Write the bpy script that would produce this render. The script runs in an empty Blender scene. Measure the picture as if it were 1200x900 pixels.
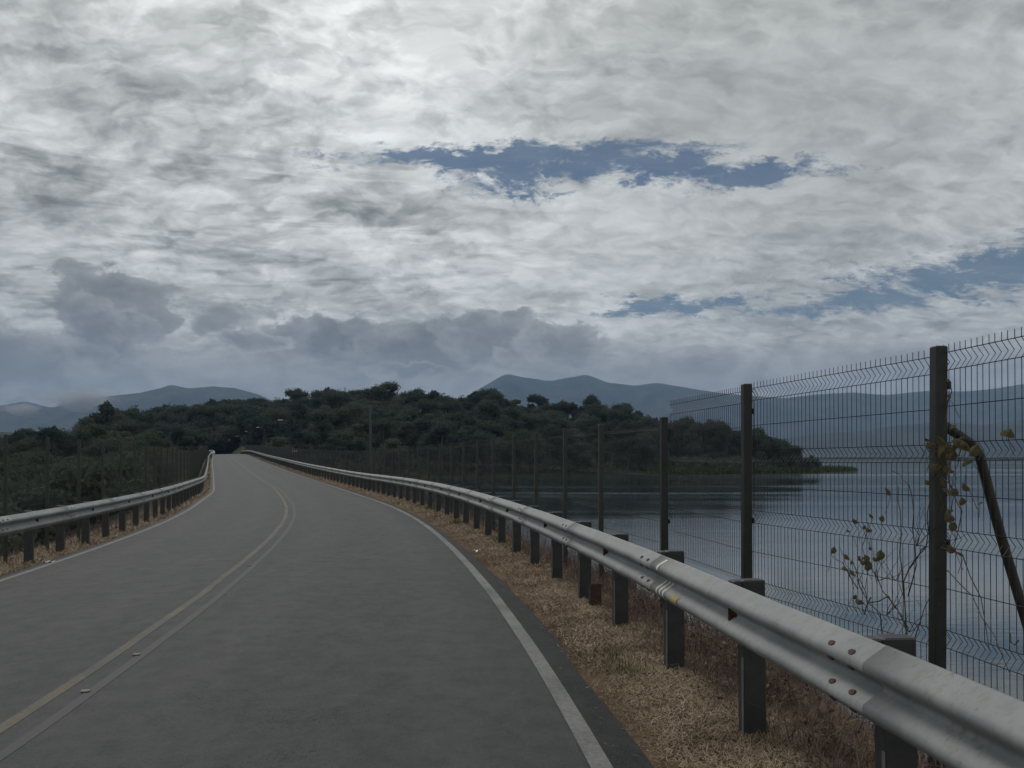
import bpy, math, random
import numpy as np
from mathutils import Vector, Matrix

rng = np.random.default_rng(7)
random.seed(7)
scene = bpy.context.scene
COL = scene.collection
F = 1150.0            # focal length in photo pixels (photo 1200 wide)
HY = 537.0            # row of the horizon
PI = math.pi

# ------------------------------------------------------------------ helpers
def mesh_from(name, verts, faces, mat=None, smooth=False):
    me = bpy.data.meshes.new(name)
    verts = np.asarray(verts, dtype=np.float32)
    if isinstance(faces, np.ndarray):
        n, k = faces.shape
        me.vertices.add(len(verts)); me.vertices.foreach_set('co', verts.ravel())
        me.loops.add(n * k); me.loops.foreach_set('vertex_index', faces.astype(np.int32).ravel())
        me.polygons.add(n)
        me.polygons.foreach_set('loop_start', np.arange(0, n * k, k, dtype=np.int32))
        me.polygons.foreach_set('loop_total', np.full(n, k, dtype=np.int32))
        me.update(calc_edges=True)
    else:
        me.from_pydata([tuple(v) for v in verts], [], faces); me.update()
    if smooth:
        me.polygons.foreach_set('use_smooth', np.ones(len(me.polygons), dtype=bool))
    if mat: me.materials.append(mat)
    return me

def link(name, me, parent=None, loc=None):
    o = bpy.data.objects.new(name, me); COL.objects.link(o)
    if parent: o.parent = parent
    if loc is not None: o.location = loc
    return o

def empty(name, loc=(0, 0, 0)):
    o = bpy.data.objects.new(name, None); COL.objects.link(o); o.location = loc
    o.empty_display_size = 0.2
    return o

def tag(o, label=None, cat=None, group=None, kind=None):
    if label: o['label'] = label
    if cat: o['category'] = cat
    if group: o['group'] = group
    if kind: o['kind'] = kind
    return o

class MB:
    """collects shapes into one mesh"""
    def __init__(self): self.v = []; self.f = []
    def add(self, vs, fs):
        b = len(self.v); self.v += [tuple(p) for p in vs]; self.f += [tuple(i + b for i in f) for f in fs]
    def box(self, c, s, rz=0.0, bev=0.0, tilt=None):
        x, y, z = s[0] / 2, s[1] / 2, s[2] / 2
        R = Matrix.Rotation(rz, 3, 'Z')
        if tilt is not None: R = tilt
        if bev <= 0:
            pts = [(-x,-y,-z),(x,-y,-z),(x,y,-z),(-x,y,-z),(-x,-y,z),(x,-y,z),(x,y,z),(-x,y,z)]
            fs = [(0,3,2,1),(4,5,6,7),(0,1,5,4),(1,2,6,5),(2,3,7,6),(3,0,4,7)]
        else:
            b = min(bev, x * .9, y * .9, z * .9)
            ring = [(-x+b,-y),(x-b,-y),(x,-y+b),(x,y-b),(x-b,y),(-x+b,y),(-x,y-b),(-x,-y+b)]
            def sc(r, k): return [(px * (1 - k / x if x else 1), py * (1 - k / y)) for px, py in r]
            lv = [(-z, b), (-z + b, 0), (z - b, 0), (z, b)]
            pts = []; fs = []
            for zz, k in lv: pts += [(px, py, zz) for px, py in sc(ring, k)]
            for l in range(3):
                for i in range(8):
                    j = (i + 1) % 8; fs.append((l*8+i, l*8+j, l*8+8+j, l*8+8+i))
            fs.append(tuple(range(7, -1, -1))); fs.append(tuple(24 + i for i in range(8)))
        C = Vector(c)
        self.add([C + R @ Vector(p) for p in pts], fs)
    def tube(self, pts, r, n=6, cap=True):
        pts = [Vector(p) for p in pts]
        rs = r if isinstance(r, (list, tuple)) else [r] * len(pts)
        vs = []; fs = []
        up = None
        for i, p in enumerate(pts):
            t = (pts[min(i+1, len(pts)-1)] - pts[max(i-1, 0)])
            t = t.normalized() if t.length > 1e-9 else Vector((0,0,1))
            if up is None:
                a = Vector((0,0,1)) if abs(t.z) < .9 else Vector((1,0,0))
                up = t.cross(a).normalized()
            up = (up - t * up.dot(t))
            up = up.normalized() if up.length > 1e-6 else t.orthogonal().normalized()
            w = t.cross(up)
            for k in range(n):
                a = 2 * PI * k / n
                vs.append(p + (up * math.cos(a) + w * math.sin(a)) * rs[i])
        for i in range(len(pts) - 1):
            for k in range(n):
                j = (k + 1) % n
                fs.append((i*n+k, i*n+j, i*n+n+j, i*n+n+k))
        if cap:
            fs.append(tuple(range(n-1, -1, -1))); fs.append(tuple((len(pts)-1)*n + k for k in range(n)))
        self.add(vs, fs)
    def mesh(self, name, mat=None, smooth=False):
        return mesh_from(name, self.v, self.f, mat, smooth)
    def build(self, name, mat, parent=None, smooth=False, origin=None):
        v = self.v
        if origin is not None:
            ox, oy, oz = origin; v = [(a-ox, b-oy, c-oz) for a, b, c in v]
        return link(name, mesh_from(name, v, self.f, mat, smooth), parent)

# ------------------------------------------------------------------ node helpers
class NT:
    def __init__(self, tree): self.t = tree; self.n = tree.nodes; self.l = tree.links
    def new(self, typ, **kw):
        nd = self.n.new(typ)
        for k, v in kw.items(): setattr(nd, k, v)
        return nd
    def put(self, sock, v):
        if isinstance(v, bpy.types.NodeSocket): self.l.new(v, sock)
        elif v is not None: sock.default_value = v
    def m(self, op, a, b=None, c=None, clamp=False):
        nd = self.new('ShaderNodeMath', operation=op, use_clamp=clamp)
        self.put(nd.inputs[0], a)
        if b is not None: self.put(nd.inputs[1], b)
        if c is not None: self.put(nd.inputs[2], c)
        return nd.outputs[0]
    def mr(self, v, a, b, c=0.0, d=1.0, smooth=False):
        nd = self.new('ShaderNodeMapRange'); nd.clamp = True
        if smooth: nd.interpolation_type = 'SMOOTHSTEP'
        self.put(nd.inputs['Value'], v)
        for k, x in zip(('From Min','From Max','To Min','To Max'), (a, b, c, d)): self.put(nd.inputs[k], x)
        return nd.outputs['Result']
    def noise(self, vec, scale, detail=4.0, rough=.5, dist=0.0, out='Fac', dim='3D'):
        nd = self.new('ShaderNodeTexNoise'); nd.noise_dimensions = dim
        if vec is not None: self.put(nd.inputs['Vector'], vec)
        nd.inputs['Scale'].default_value = scale; nd.inputs['Detail'].default_value = detail
        nd.inputs['Roughness'].default_value = rough; nd.inputs['Distortion'].default_value = dist
        return nd.outputs[out]
    def noise2(self, vec, scale, detail=4.0, rough=.5, dist=0.0, out='Fac'): return self.noise(vec, scale, detail, rough, dist, out, '2D')
    def mixc(self, f, a, b, blend='MIX'):
        nd = self.new('ShaderNodeMix', data_type='RGBA', blend_type=blend); nd.clamp_factor = True
        self.put(nd.inputs[0], f)
        for s, v in ((nd.inputs[6], a), (nd.inputs[7], b)):
            if isinstance(v, tuple) and len(v) == 3: v = (*v, 1.0)
            self.put(s, v)
        return nd.outputs[2]
    def vm(self, op, a, b=None):
        nd = self.new('ShaderNodeVectorMath', operation=op)
        self.put(nd.inputs[0], a)
        if b is not None: self.put(nd.inputs[1], b)
        return nd.outputs[0]
    def xyz(self, x, y, z):
        nd = self.new('ShaderNodeCombineXYZ')
        for i, v in enumerate((x, y, z)): self.put(nd.inputs[i], v)
        return nd.outputs[0]
    def sep(self, v):
        nd = self.new('ShaderNodeSeparateXYZ'); self.put(nd.inputs[0], v)
        return nd.outputs

def material(name):
    m = bpy.data.materials.new(name); m.use_nodes = True
    T = NT(m.node_tree); b = T.n['Principled BSDF']
    return m, T, b

def coords(T, kind='Object'):
    return T.new('ShaderNodeTexCoord').outputs[kind]

def bump(T, b, h, strength=.3, dist=.01):
    nd = T.new('ShaderNodeBump'); nd.inputs['Strength'].default_value = strength
    nd.inputs['Distance'].default_value = dist
    T.put(nd.inputs['Height'], h); T.l.new(nd.outputs[0], b.inputs['Normal'])

def simple_mat(name, c1, c2, scale=8.0, rough=.7, metal=0.0, bump_s=.2, bump_d=.004, detail=5.0, spec=.5, kind='Object', lo=.35, hi=.65):
    m, T, b = material(name)
    co = coords(T, kind)
    n = T.noise(co, scale, detail, .6)
    T.put(b.inputs['Base Color'], T.mixc(T.mr(n, lo, hi), c1, c2))
    b.inputs['Roughness'].default_value = rough; b.inputs['Metallic'].default_value = metal
    b.inputs['Specular IOR Level'].default_value = spec
    if bump_s: bump(T, b, T.noise(co, scale * 5, 4, .6), bump_s, bump_d)
    return m

# ------------------------------------------------------------------ the line of the road
def smooth_table(pts, sig, lo=-40.0, hi=10000.0):
    p = np.array(pts, float)
    g = np.arange(lo, 520.0, .25)
    v = np.interp(g, p[:,0], p[:,1])
    k = np.arange(-int(4*sig/.25), int(4*sig/.25)+1) * .25
    w = np.exp(-.5 * (k / sig) ** 2); w /= w.sum()
    n = len(k) // 2
    e = np.concatenate([v[0] - (v[1]-v[0]) * np.arange(n, 0, -1), v, v[-1] + (v[-1]-v[-2]) * np.arange(1, n+1)])
    return g, np.convolve(e, w, 'valid')

_xr = smooth_table([(-40,1.9),(0,.79),(4.75,.487),(6.1,.36),(7.74,.19),(9.58,-.02),(12.1,-.35),(16.7,-1.0),(24,-2.25),(31.4,-3.9),
                    (41,-6.4),(50,-8.75),(78,-17.3),(131,-33.6),(190,-51.3),(258,-73.0),(310,-90),(520,-160)], 3.0)
_zr = smooth_table([(-40,-1.5),(0,-1.5),(35,-1.5),(50,-1.56),(78,-1.22),(131,-.34),(190,.68),(215,.93),(300,1.0),(520,1.0)], 5.0)
def XR(d):
    d = np.asarray(d, float)
    return np.where(d > 515, np.interp(515., *_xr) - .333 * (d - 515), np.interp(np.clip(d, -40, 515), *_xr))
def ZR(d): return np.interp(d, *_zr)
def SQ(d):
    d = np.asarray(d, float); s = (XR(d + .5) - XR(d - .5)); return np.sqrt(1 + s * s)
WIDTH = 6.2
def fall(o): return -.10 * np.clip(-np.asarray(o, float) / WIDTH, 0, 1)      # the road leans into the bend
def rp(d, o, dz=0.0):
    return Vector((float(XR(d) + o * SQ(d)), float(d), float(ZR(d) + fall(o)) + dz))

def fbm(x, y, seed=0, octs=4, scale=1.0):
    r = np.random.default_rng(seed); v = 0; a = 1.0; tot = 0
    for k in range(octs):
        for _ in range(3):
            th = r.uniform(0, 2*PI); ph = r.uniform(0, 2*PI); f = scale * 2**k * r.uniform(.8, 1.25)
            v = v + a * np.sin((x*np.cos(th) + y*np.sin(th)) * f + ph + 1.3*np.sin((x*np.sin(th) - y*np.cos(th)) * f * .7 + ph * 2)) / 3
        tot += a; a *= .5
    return v / tot

LAKE = -4.5
def px(X): return (X - 600.0) / F
_rx = np.array([-900,-300,0,80,130,200,300,400,450,560,620,650,690,740,757,790,820,860,900,950,1000,1020,1500.])
_rz = np.array([-1,-1,-1,1,3,9,14,17,16.5,15,12,10.5,13,9,3,-.5,.5,-.5,-2.5,-3.7,-4.1,-9,-9.])
_rd = np.array([240,240,250,265,285,420,420,390,380,380,380,380,380,370,345,325,320,325,330,340,350,355,355.])
_sh = np.array([60,70,85,95,105,180,225,228,230,236,242,246,252,263,266,268,272,278,285,315,337,350,350.])
def hill(x, y):
    y = np.maximum(y, 1e-3); u = np.clip(x / y, -2, 2) * F + 600
    rz = np.interp(u, _rx, _rz); rd = np.interp(u, _rx, _rd); sh = np.interp(u, _rx, _sh)
    base = np.where(u < 230, -6.2, -5.2)
    t = np.clip((y - sh) / (rd - sh), 0, 1)
    h = base + (rz - base) * (t ** .85)
    h = np.where(y < sh, np.where(u < 230, -6.2, -9.0), h)
    fall = np.clip((y - rd) / 700.0, 0, 1)
    h = np.where(y > rd, rz + (np.where(u > 770, -9, -3.0) - rz) * fall ** .7, h)
    h = np.where((u > 770) & (y > rd), rz - (y - rd) * .12, h)
    h = np.maximum(h, np.where(u < 230, -6.2, -9.0))
    far = np.clip((y - 1750) / 250, 0, 1)
    return np.maximum(h, -9 + 7.0 * far)

def ground(x, y):
    x = np.asarray(x, float); y = np.asarray(y, float)
    o = (x - XR(y)) / SQ(y); zr = ZR(y)
    r = np.clip(o - .2, 0, None)
    right = zr - .035 + .075 * np.clip(r / .45, 0, 1) - .12 * np.clip((r - .75) / .7, 0, 1) - .66 * np.clip(r - 1.55, 0, None)
    l = np.clip(-(o + WIDTH + .15), 0, None)
    left = zr - .135 - .10 * np.clip(l / 1.0, 0, 1) - .45 * np.clip(l - 1.2, 0, None)
    e = np.where(o > -.05, right, np.where(o < -WIDTH - .1, left, zr - .03 - .105 * np.clip(-o / WIDTH, 0, 1)))
    e = np.maximum(e, np.where(o > -3, -9.0, -6.2))
    e = np.where(y > 345, -9, e)
    rough = .5 * fbm(x, y, 5, 4, .25) * np.clip((np.abs(o + 3.1) - 6.5) / 6, 0, 1)
    h = hill(x, y)
    fade = np.clip((np.abs(o + 3.1) - 5) / 10, 0, 1)       # keep the hill off the road
    h = np.where(y < 345, np.minimum(h, zr - .1 + (np.abs(o+3.1) - 4.5) * .8) , h)
    return np.maximum(e, h) + rough + .03 * fbm(x, y, 8, 3, 1.5) * np.clip((np.abs(o + 3.1) - 4.4) / 1.0, 0, 1)

def grid_mesh(name, rows, cols, fn, mat, smooth=True):
    R, C = np.meshgrid(rows, cols, indexing='ij')
    x, y, z = fn(R, C)
    v = np.stack([x, y, z], -1).reshape(-1, 3)
    nr, nc = len(rows), len(cols)
    i = np.arange(nr*nc).reshape(nr, nc)
    f = np.stack([i[:-1,:-1], i[:-1,1:], i[1:,1:], i[1:,:-1]], -1).reshape(-1, 4)
    return mesh_from(name, v, f, mat, smooth)

# ------------------------------------------------------------------ materials
def mat_asphalt(name='asphalt', k=1.0, tracks=True):
    m, T, b = material(name)
    co = coords(T)
    at = T.new('ShaderNodeAttribute'); at.attribute_name = 'across'; o = at.outputs['Fac']
    fine = T.noise(co, 95, 3, .75); grit = T.noise(co, 30, 5, .75); big = T.noise(T.vm('MULTIPLY', co, (1, .5, 1)), .8, 5, .6)
    along = T.noise(T.vm('MULTIPLY', co, (2.2, .16, 1.0)), 1.5, 5, .6)
    c = T.mixc(T.mr(big, .35, .66), (.040*k, .041*k, .0425*k), (.052*k, .052*k, .0525*k))
    c = T.mixc(T.m('MULTIPLY', T.mr(along, .52, .7), .45), c, (.066*k, .065*k, .063*k))
    c = T.mixc(T.m('MULTIPLY', T.mr(along, .47, .34), .35), c, (.032*k, .033*k, .034*k))
    c = T.mixc(T.m('MULTIPLY', T.mr(fine, .54, .66), .55), c, (.14*k, .14*k, .135*k))
    c = T.mixc(T.m('MULTIPLY', T.mr(grit, .48, .36), .75), c, (.015, .015, .016))
    c = T.mixc(T.m('MULTIPLY', T.mr(grit, .58, .70), .5), c, (.10*k, .10*k, .098*k))
    # ravelled patches with open pits, most of them along the middle of the right lane
    vo = T.new('ShaderNodeTexVoronoi'); vo.inputs['Scale'].default_value = 62; T.put(vo.inputs['Vector'], co)
    patch = T.mr(T.noise(co, 1.3, 5, .65), .50, .64)
    if tracks:
        d1 = T.m('ABSOLUTE', T.m('ADD', o, 1.45)); lane = T.mr(d1, .25, 1.0, 1, .15)
        patch = T.m('MULTIPLY', patch, lane)
        wheel = T.m('MAXIMUM', T.mr(T.m('ABSOLUTE', T.m('ADD', o, .70)), .05, .45, 1, 0, True), T.mr(T.m('ABSOLUTE', T.m('ADD', o, 2.3)), .05, .45, 1, 0, True))
        wheel = T.m('MAXIMUM', wheel, T.m('MAXIMUM', T.mr(T.m('ABSOLUTE', T.m('ADD', o, 3.95)), .05, .45, 1, 0, True), T.mr(T.m('ABSOLUTE', T.m('ADD', o, 5.4)), .05, .45, 1, 0, True)))
        c = T.mixc(T.m('MULTIPLY', wheel, T.mr(along, .3, .6, .18, .5)), c, (.070*k, .070*k, .069*k))
    pit = T.m('MULTIPLY', T.mr(vo.outputs['Distance'], .12, .42, 1, 0), T.mr(grit, .44, .58))
    pit = T.m('MULTIPLY', pit, T.m('ADD', T.m('MULTIPLY', patch, .95), .25))
    c = T.mixc(pit, c, (.010, .010, .010))
    mott = T.noise(T.vm('MULTIPLY', co, (1, .7, 1)), 5.5, 6, .7)
    c = T.mixc(T.m('MULTIPLY', T.mr(mott, .50, .66), .42), c, (.085*k, .085*k, .083*k))
    c = T.mixc(T.m('MULTIPLY', T.mr(mott, .49, .36), .50), c, (.022*k, .022*k, .023*k))
    # thin cracks
    cr = T.new('ShaderNodeTexVoronoi'); cr.feature = 'DISTANCE_TO_EDGE'; cr.inputs['Scale'].default_value = .42
    T.put(cr.inputs['Vector'], T.vm('ADD', co, T.vm('MULTIPLY', T.noise(co, 1.8, 5, .7, 0, 'Color'), (.9, .9, 0))))
    ck = T.m('MULTIPLY', T.mr(cr.outputs['Distance'], .0, .006, 1, 0), T.mr(T.noise(co, .33, 3, .6), .50, .62))
    c = T.mixc(T.m('MULTIPLY', ck, .75), c, (.014, .014, .014))
    T.put(b.inputs['Base Color'], c)
    T.put(b.inputs['Roughness'], T.mr(grit, .3, .7, .66, .84))
    b.inputs['Specular IOR Level'].default_value = .42 if tracks else .25
    h = T.m('SUBTRACT', T.m('ADD', T.m('MULTIPLY', fine, .6), T.m('MULTIPLY', grit, .9)), T.m('MULTIPLY', pit, 1.6))
    bump(T, b, h, .75, .011)
    return m

def mat_marking(name, col, wear_lo, wear_hi, base=(.10,.10,.10)):
    m, T, b = material(name)
    co = coords(T)
    n = T.m('ADD', T.m('MULTIPLY', T.noise(co, 26, 5, .75), .6), T.m('MULTIPLY', T.noise(co, 1.7, 4, .6), .4))
    f = T.mr(n, wear_lo, wear_hi)
    T.put(b.inputs['Base Color'], T.mixc(f, col, base))
    b.inputs['Roughness'].default_value = .75
    bump(T, b, T.noise(co, 90, 4, .7), .4, .006)
    return m

def mat_ground():
    m, T, b = material('ground_earth')
    co = coords(T)
    a = T.noise(co, 1.2, 6, .65); f = T.noise(co, 22, 5, .7); big = T.noise(co, .05, 4, .6)
    c = T.mixc(T.mr(a, .4, .62), (.085, .055, .034), (.17, .118, .07))
    c = T.mixc(T.mr(f, .5, .7), c, (.06, .042, .03))
    green = T.mixc(T.mr(a, .35, .65), (.02, .03, .013), (.05, .056, .022))
    z = T.sep(co)[2]
    # earth and dead grass beside the road, green growth lower down and over the hill
    xy = T.sep(co)
    geo = T.new('ShaderNodeNewGeometry')
    far = T.mr(xy[1], 60, 140)
    gm = T.m('MAXIMUM', far, T.mr(T.m('ADD', z, T.m('MULTIPLY', big, 2)), -1.2, -2.6))
    c2 = T.mixc(T.m('MULTIPLY', gm, T.mr(big, .35, .5, .7, 1)), c, green)
    T.put(b.inputs['Base Color'], c2)
    b.inputs['Roughness'].default_value = .95; b.inputs['Specular IOR Level'].default_value = .15
    bump(T, b, T.m('ADD', f, a), .8, .05)
    return m

def mat_leaf(name, c1, c2, c3, trans=.38):
    m, T, b = material(name)
    geo = T.new('ShaderNodeNewGeometry')
    oi = T.new('ShaderNodeObjectInfo')
    r = geo.outputs['Random Per Island']
    c = T.mixc(r, c1, c2)
    c = T.mixc(T.m('MULTIPLY', oi.outputs['Random'], .65), c, c3)
    c = T.mixc(1.0, c, (1.12, 1.18, 1.42), 'MULTIPLY')  # bluish lift of the leaf colour stands in for veiling haze
    T.put(b.inputs['Base Color'], c)
    b.inputs['Roughness'].default_value = .85; b.inputs['Specular IOR Level'].default_value = .08
    tr = T.new('ShaderNodeBsdfTranslucent'); T.put(tr.inputs['Color'], c)
    mx = T.new('ShaderNodeMixShader'); mx.inputs[0].default_value = trans
    T.l.new(b.outputs[0], mx.inputs[1]); T.l.new(tr.outputs[0], mx.inputs[2])
    T.l.new(mx.outputs[0], T.n['Material Output'].inputs['Surface'])
    return m

def mat_straw(name, c1, c2, c3):
    m, T, b = material(name)
    r = T.new('ShaderNodeNewGeometry').outputs['Random Per Island']
    n = T.noise(coords(T), 2.2, 4, .6)
    c = T.mixc(r, c1, c2)
    c = T.mixc(T.mr(n, .42, .62), c, c3)
    T.put(b.inputs['Base Color'], c); b.inputs['Roughness'].default_value = .7
    b.inputs['Specular IOR Level'].default_value = .25
    return m

def mat_galv():
    m, T, b = material('galvanised_steel')
    co = coords(T)
    n = T.noise(co, 3, 6, .65); f = T.noise(co, 40, 4, .6)
    st = T.noise(T.vm('MULTIPLY', co, (6, 6, .8)), 5, 4, .6)
    c = T.mixc(T.mr(n, .35, .65), (.21, .222, .222), (.30, .312, .308))
    c = T.mixc(T.m('MULTIPLY', T.mr(st, .52, .72), .5), c, (.17, .168, .15))
    c = T.mixc(T.m('MULTIPLY', T.mr(f, .64, .72), .6), c, (.12, .085, .06))
    run = T.noise(T.vm('MULTIPLY', co, (14, 14, .6)), 3, 4, .65); spot = T.noise(co, 1.1, 3, .6)
    c = T.mixc(T.m('MULTIPLY', T.m('MULTIPLY', T.mr(run, .54, .68), T.mr(spot, .48, .62)), .55), c, (.13, .085, .055))
    T.put(b.inputs['Base Color'], c)
    b.inputs['Metallic'].default_value = .1; T.put(b.inputs['Roughness'], T.mr(n, .3, .7, .6, .78))
    bump(T, b, T.noise(co, 12, 4, .6), .12, .004)
    return m

def mat_water():
    m, T, b = material('lake_water')
    co = coords(T)
    b.inputs['Base Color'].default_value = (.022, .036, .044, 1)
    b.inputs['IOR'].default_value = 1.33; b.inputs['Specular IOR Level'].default_value = .5
    patch = T.noise(T.vm('MULTIPLY', co, (.16, 1.0, 1.0)), .030, 5, .6, .4)
    calm = T.mr(patch, .40, .66, 0, 1, True)
    T.put(b.inputs['Roughness'], T.mr(calm, 0, 1, .03, .16))
    w1 = T.noise(T.vm('MULTIPLY', co, (.7, 1.6, 1)), 1.1, 4, .6)
    w2 = T.noise(T.vm('MULTIPLY', co, (.6, 1.5, 1)), .22, 3, .5)
    h = T.m('ADD', T.m('MULTIPLY', w1, T.mr(calm, 0, 1, .3, 1.7)), T.m('MULTIPLY', w2, T.mr(calm, 0, 1, .7, 1.2)))
    bump(T, b, h, .065, .16)
    return m

M_ASPH = mat_asphalt('asphalt', .77); M_SHOULD = mat_asphalt('dark_shoulder_asphalt', .42, False); M_GROUND = mat_ground(); M_WATER = mat_water(); M_GALV = mat_galv()
M_WHITE = mat_marking('worn_white_paint', (.185, .185, .175), .42, .66, (.055,.055,.055))
M_YELLOW = mat_marking('worn_yellow_paint', (.138, .110, .058), .36, .58, (.046,.046,.046))
M_YELLOW2 = mat_marking('faded_yellow_paint', (.094, .076, .042), .28, .47, (.046,.046,.046))
M_PATCH = mat_marking('road_paint_patch', (.20, .19, .155), .5, .7)
M_POST = simple_mat('dark_painted_steel', (.020, .022, .024), (.036, .037, .038), 9, .55, 0, .25, .003)
M_EDGE = simple_mat('post_edge_pale', (.10, .105, .105), (.17, .17, .165), 12, .6, 0, .2, .002)
M_RUST = simple_mat('rusted_steel', (.030, .016, .011), (.065, .032, .019), 22, .85, 0, .4, .004)
M_FENCEF = simple_mat('hazed_wire', (.030, .034, .032), (.05, .052, .046), 5, .6, 0, 0)  # greyer wire for distant panels, haze put into the colour
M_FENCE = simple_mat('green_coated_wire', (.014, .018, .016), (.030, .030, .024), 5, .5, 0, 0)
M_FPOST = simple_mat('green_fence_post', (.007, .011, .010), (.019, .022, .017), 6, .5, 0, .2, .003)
M_FPOST2 = simple_mat('hazed_fence_post', (.020, .026, .022), (.038, .042, .034), 6, .6, 0, .2, .003)  # paler copy for far posts, their haze painted into the colour
M_BRACE = simple_mat('dirty_brace_pipe', (.016, .016, .015), (.038, .034, .029), 9, .7, 0, .3, .004)
M_HOLE = simple_mat('bolt_rust', (.035, .018, .012), (.08, .038, .024), 30, .8, 0, 0)
M_LAMP = simple_mat('lamp_grey_metal', (.02, .024, .024), (.03, .034, .034), 4, .5, .3, 0)
M_LHEAD = simple_mat('lamp_head_white', (.42, .42, .42), (.5, .5, .5), 4, .4, 0, 0)
M_BARK = simple_mat('bark', (.045, .036, .028), (.11, .09, .07), 3, .9, 0, .6, .03)
M_CREAM = simple_mat('cream_paint_mark', (.55, .53, .46), (.66, .64, .56), 14, .7, 0, .1, .001)
M_OCHRE = simple_mat('ochre_stain', (.30, .22, .10), (.38, .30, .16), 18, .8, 0, 0)
M_LEAF = mat_leaf('forest_leaves', (.034, .048, .030), (.072, .092, .054), (.078, .084, .054))
M_LEAF2 = mat_leaf('pale_leaves', (.056, .072, .042), (.098, .114, .066), (.104, .102, .068))
M_LEAF3 = mat_leaf('dark_leaves', (.026, .038, .030), (.054, .072, .052), (.058, .066, .048))
M_VLEAF = mat_leaf('vine_leaf', (.052, .060, .026), (.105, .086, .038), (.095, .060, .034), .3)
M_STEM = simple_mat('vine_stem', (.045, .03, .022), (.085, .06, .045), 20, .9, 0, 0)
M_STRAW = mat_straw('dry_straw', (.245, .18, .115), (.50, .40, .29), (.21, .15, .098))
M_BRUSH = mat_straw('dead_brush', (.09, .062, .054), (.23, .17, .13), (.12, .072, .062))
M_TUFT = mat_straw('green_tuft', (.06, .085, .02), (.12, .14, .04), (.09, .10, .03))
M_REED = mat_straw('reeds', (.045, .062, .016), (.085, .10, .030), (.06, .07, .02))
M_ROCK = simple_mat('rock', (.05, .046, .042), (.13, .12, .11), 5, .9, 0, .6, .03)
M_CARP = simple_mat('white_car_paint', (.75, .75, .75), (.8, .8, .8), 3, .3, 0, 0)
M_GLASS = simple_mat('dark_glass', (.01, .012, .014), (.015, .018, .02), 3, .08, 0, 0)
M_TYRE = simple_mat('tyre_rubber', (.012, .012, .012), (.02, .02, .02), 9, .8, 0, 0)

def mat_mountain():
    m, T, b = material('mountain_forest')
    co = coords(T)
    n = T.noise(co, .0045, 8, .7); f = T.noise(co, .03, 5, .6)
    c = T.mixc(T.mr(n, .4, .62), (.012, .020, .012), (.060, .068, .036))
    c = T.mixc(T.mr(f, .5, .7), c, (.018, .026, .014))
    T.put(b.inputs['Base Color'], c); b.inputs['Roughness'].default_value = .95
    b.inputs['Specular IOR Level'].default_value = .1
    bump(T, b, T.m('ADD', f, n), .7, 25.0)
    return m
M_MOUNT = mat_mountain()

# ------------------------------------------------------------------ ground, road, lake
rows = np.concatenate([np.arange(-30, 0, 1.0), np.arange(0, 20, .3), np.arange(20, 60, .7), np.arange(60, 140, 2.5), np.arange(140, 460, 5), np.arange(460, 1000, 40), np.geomspace(1000, 12000, 26)])
co_ = np.concatenate([-np.geomspace(16, 9000, 50)[::-1] , np.arange(-15.5, -5.4, .35), np.arange(-5.2, 0.0, 1.2), np.arange(.1, 6, .3), np.arange(6.4, 16, .8), np.geomspace(17, 9000, 55)])
def gfun(R, C):
    x = XR(R) + C * SQ(R)
    z = ground(x, R)
    return x, R, z
tag(link('ground', grid_mesh('ground', rows, co_, gfun, M_GROUND)), kind='structure')

def lakefn(R, C): return XR(R) + C * SQ(R), R, np.full_like(R, LAKE)
tag(link('lake_water', grid_mesh('lake_water', np.concatenate([np.arange(-30, 460, 10), np.geomspace(460, 2300, 14)]), np.concatenate([[3.2], np.geomspace(6, 6000, 22)]), lakefn, M_WATER)), kind='structure')

rrows = np.concatenate([np.arange(-28, 60, .25), np.arange(60, 336, 1.5)])
edge_n = .035 * fbm(rrows, rrows * 0, 3, 5, 1.3)
cols = np.concatenate([[-WIDTH - .16], np.linspace(-WIDTH, 0, 48), [.12, .24]])
def roadfn(R, C):
    C = np.where(C > .2, C + edge_n[:, None] - np.clip((R - 12) / 60, 0, .06), C)
    C = np.where(C < -WIDTH - .1, C + edge_n[::-1][:, None], C)
    crown = .05 * (1 - ((C + WIDTH/2) / (WIDTH/2)) ** 2)
    crown = np.where(C >= 0, -.012, np.maximum(crown - .012 * np.clip(1 + C / .4, 0, 1), -.012))
    return XR(R) + C * SQ(R), R, ZR(R) + fall(C) + crown
road_me = grid_mesh('road', rrows, cols, roadfn, M_ASPH)
at = road_me.attributes.new('across', 'FLOAT', 'POINT'); at.data.foreach_set('value', np.tile(cols, len(rrows)).astype(np.float32))
tag(link('road', road_me), kind='structure')

def stripe(name, o, w, d0, d1, mat, wob=0.012, seed=1):
    r = rrows[(rrows >= d0) & (rrows <= d1)]
    wl = wob * fbm(r, r * 0, seed, 4, 1.1)
    c = np.array([o - w/2, o - w/6, o + w/6, o + w/2])
    def fn(R, C):
        C2 = C + wl[:, None]
        crown = .05 * (1 - ((C2 + WIDTH/2) / (WIDTH/2)) ** 2)
        crown = np.where(C2 >= 0, -.012, np.maximum(crown - .012 * np.clip(1 + C2 / .4, 0, 1), -.012))
        return XR(R) + C2 * SQ(R), R, ZR(R) + fall(C2) + crown + (.0048 if o > -.5 else .0022)
    return tag(link(name, grid_mesh(name, r, c, fn, mat)), kind='structure')
def shoulderfn(R, C):
    C = np.where(C > .2, C + edge_n[:, None] - np.clip((R - 12) / 60, 0, .06) + .004, C + .02 * fbm(R, R * 0, 17, 4, 2.0))
    return XR(R) + C * SQ(R), R, ZR(R) - .012 + .002 + 0 * C
_c = np.array([.03, .10, .17, .243])
tag(link('road_shoulder', grid_mesh('road_shoulder', rrows, _c, shoulderfn, M_SHOULD)), kind='structure')
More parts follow.
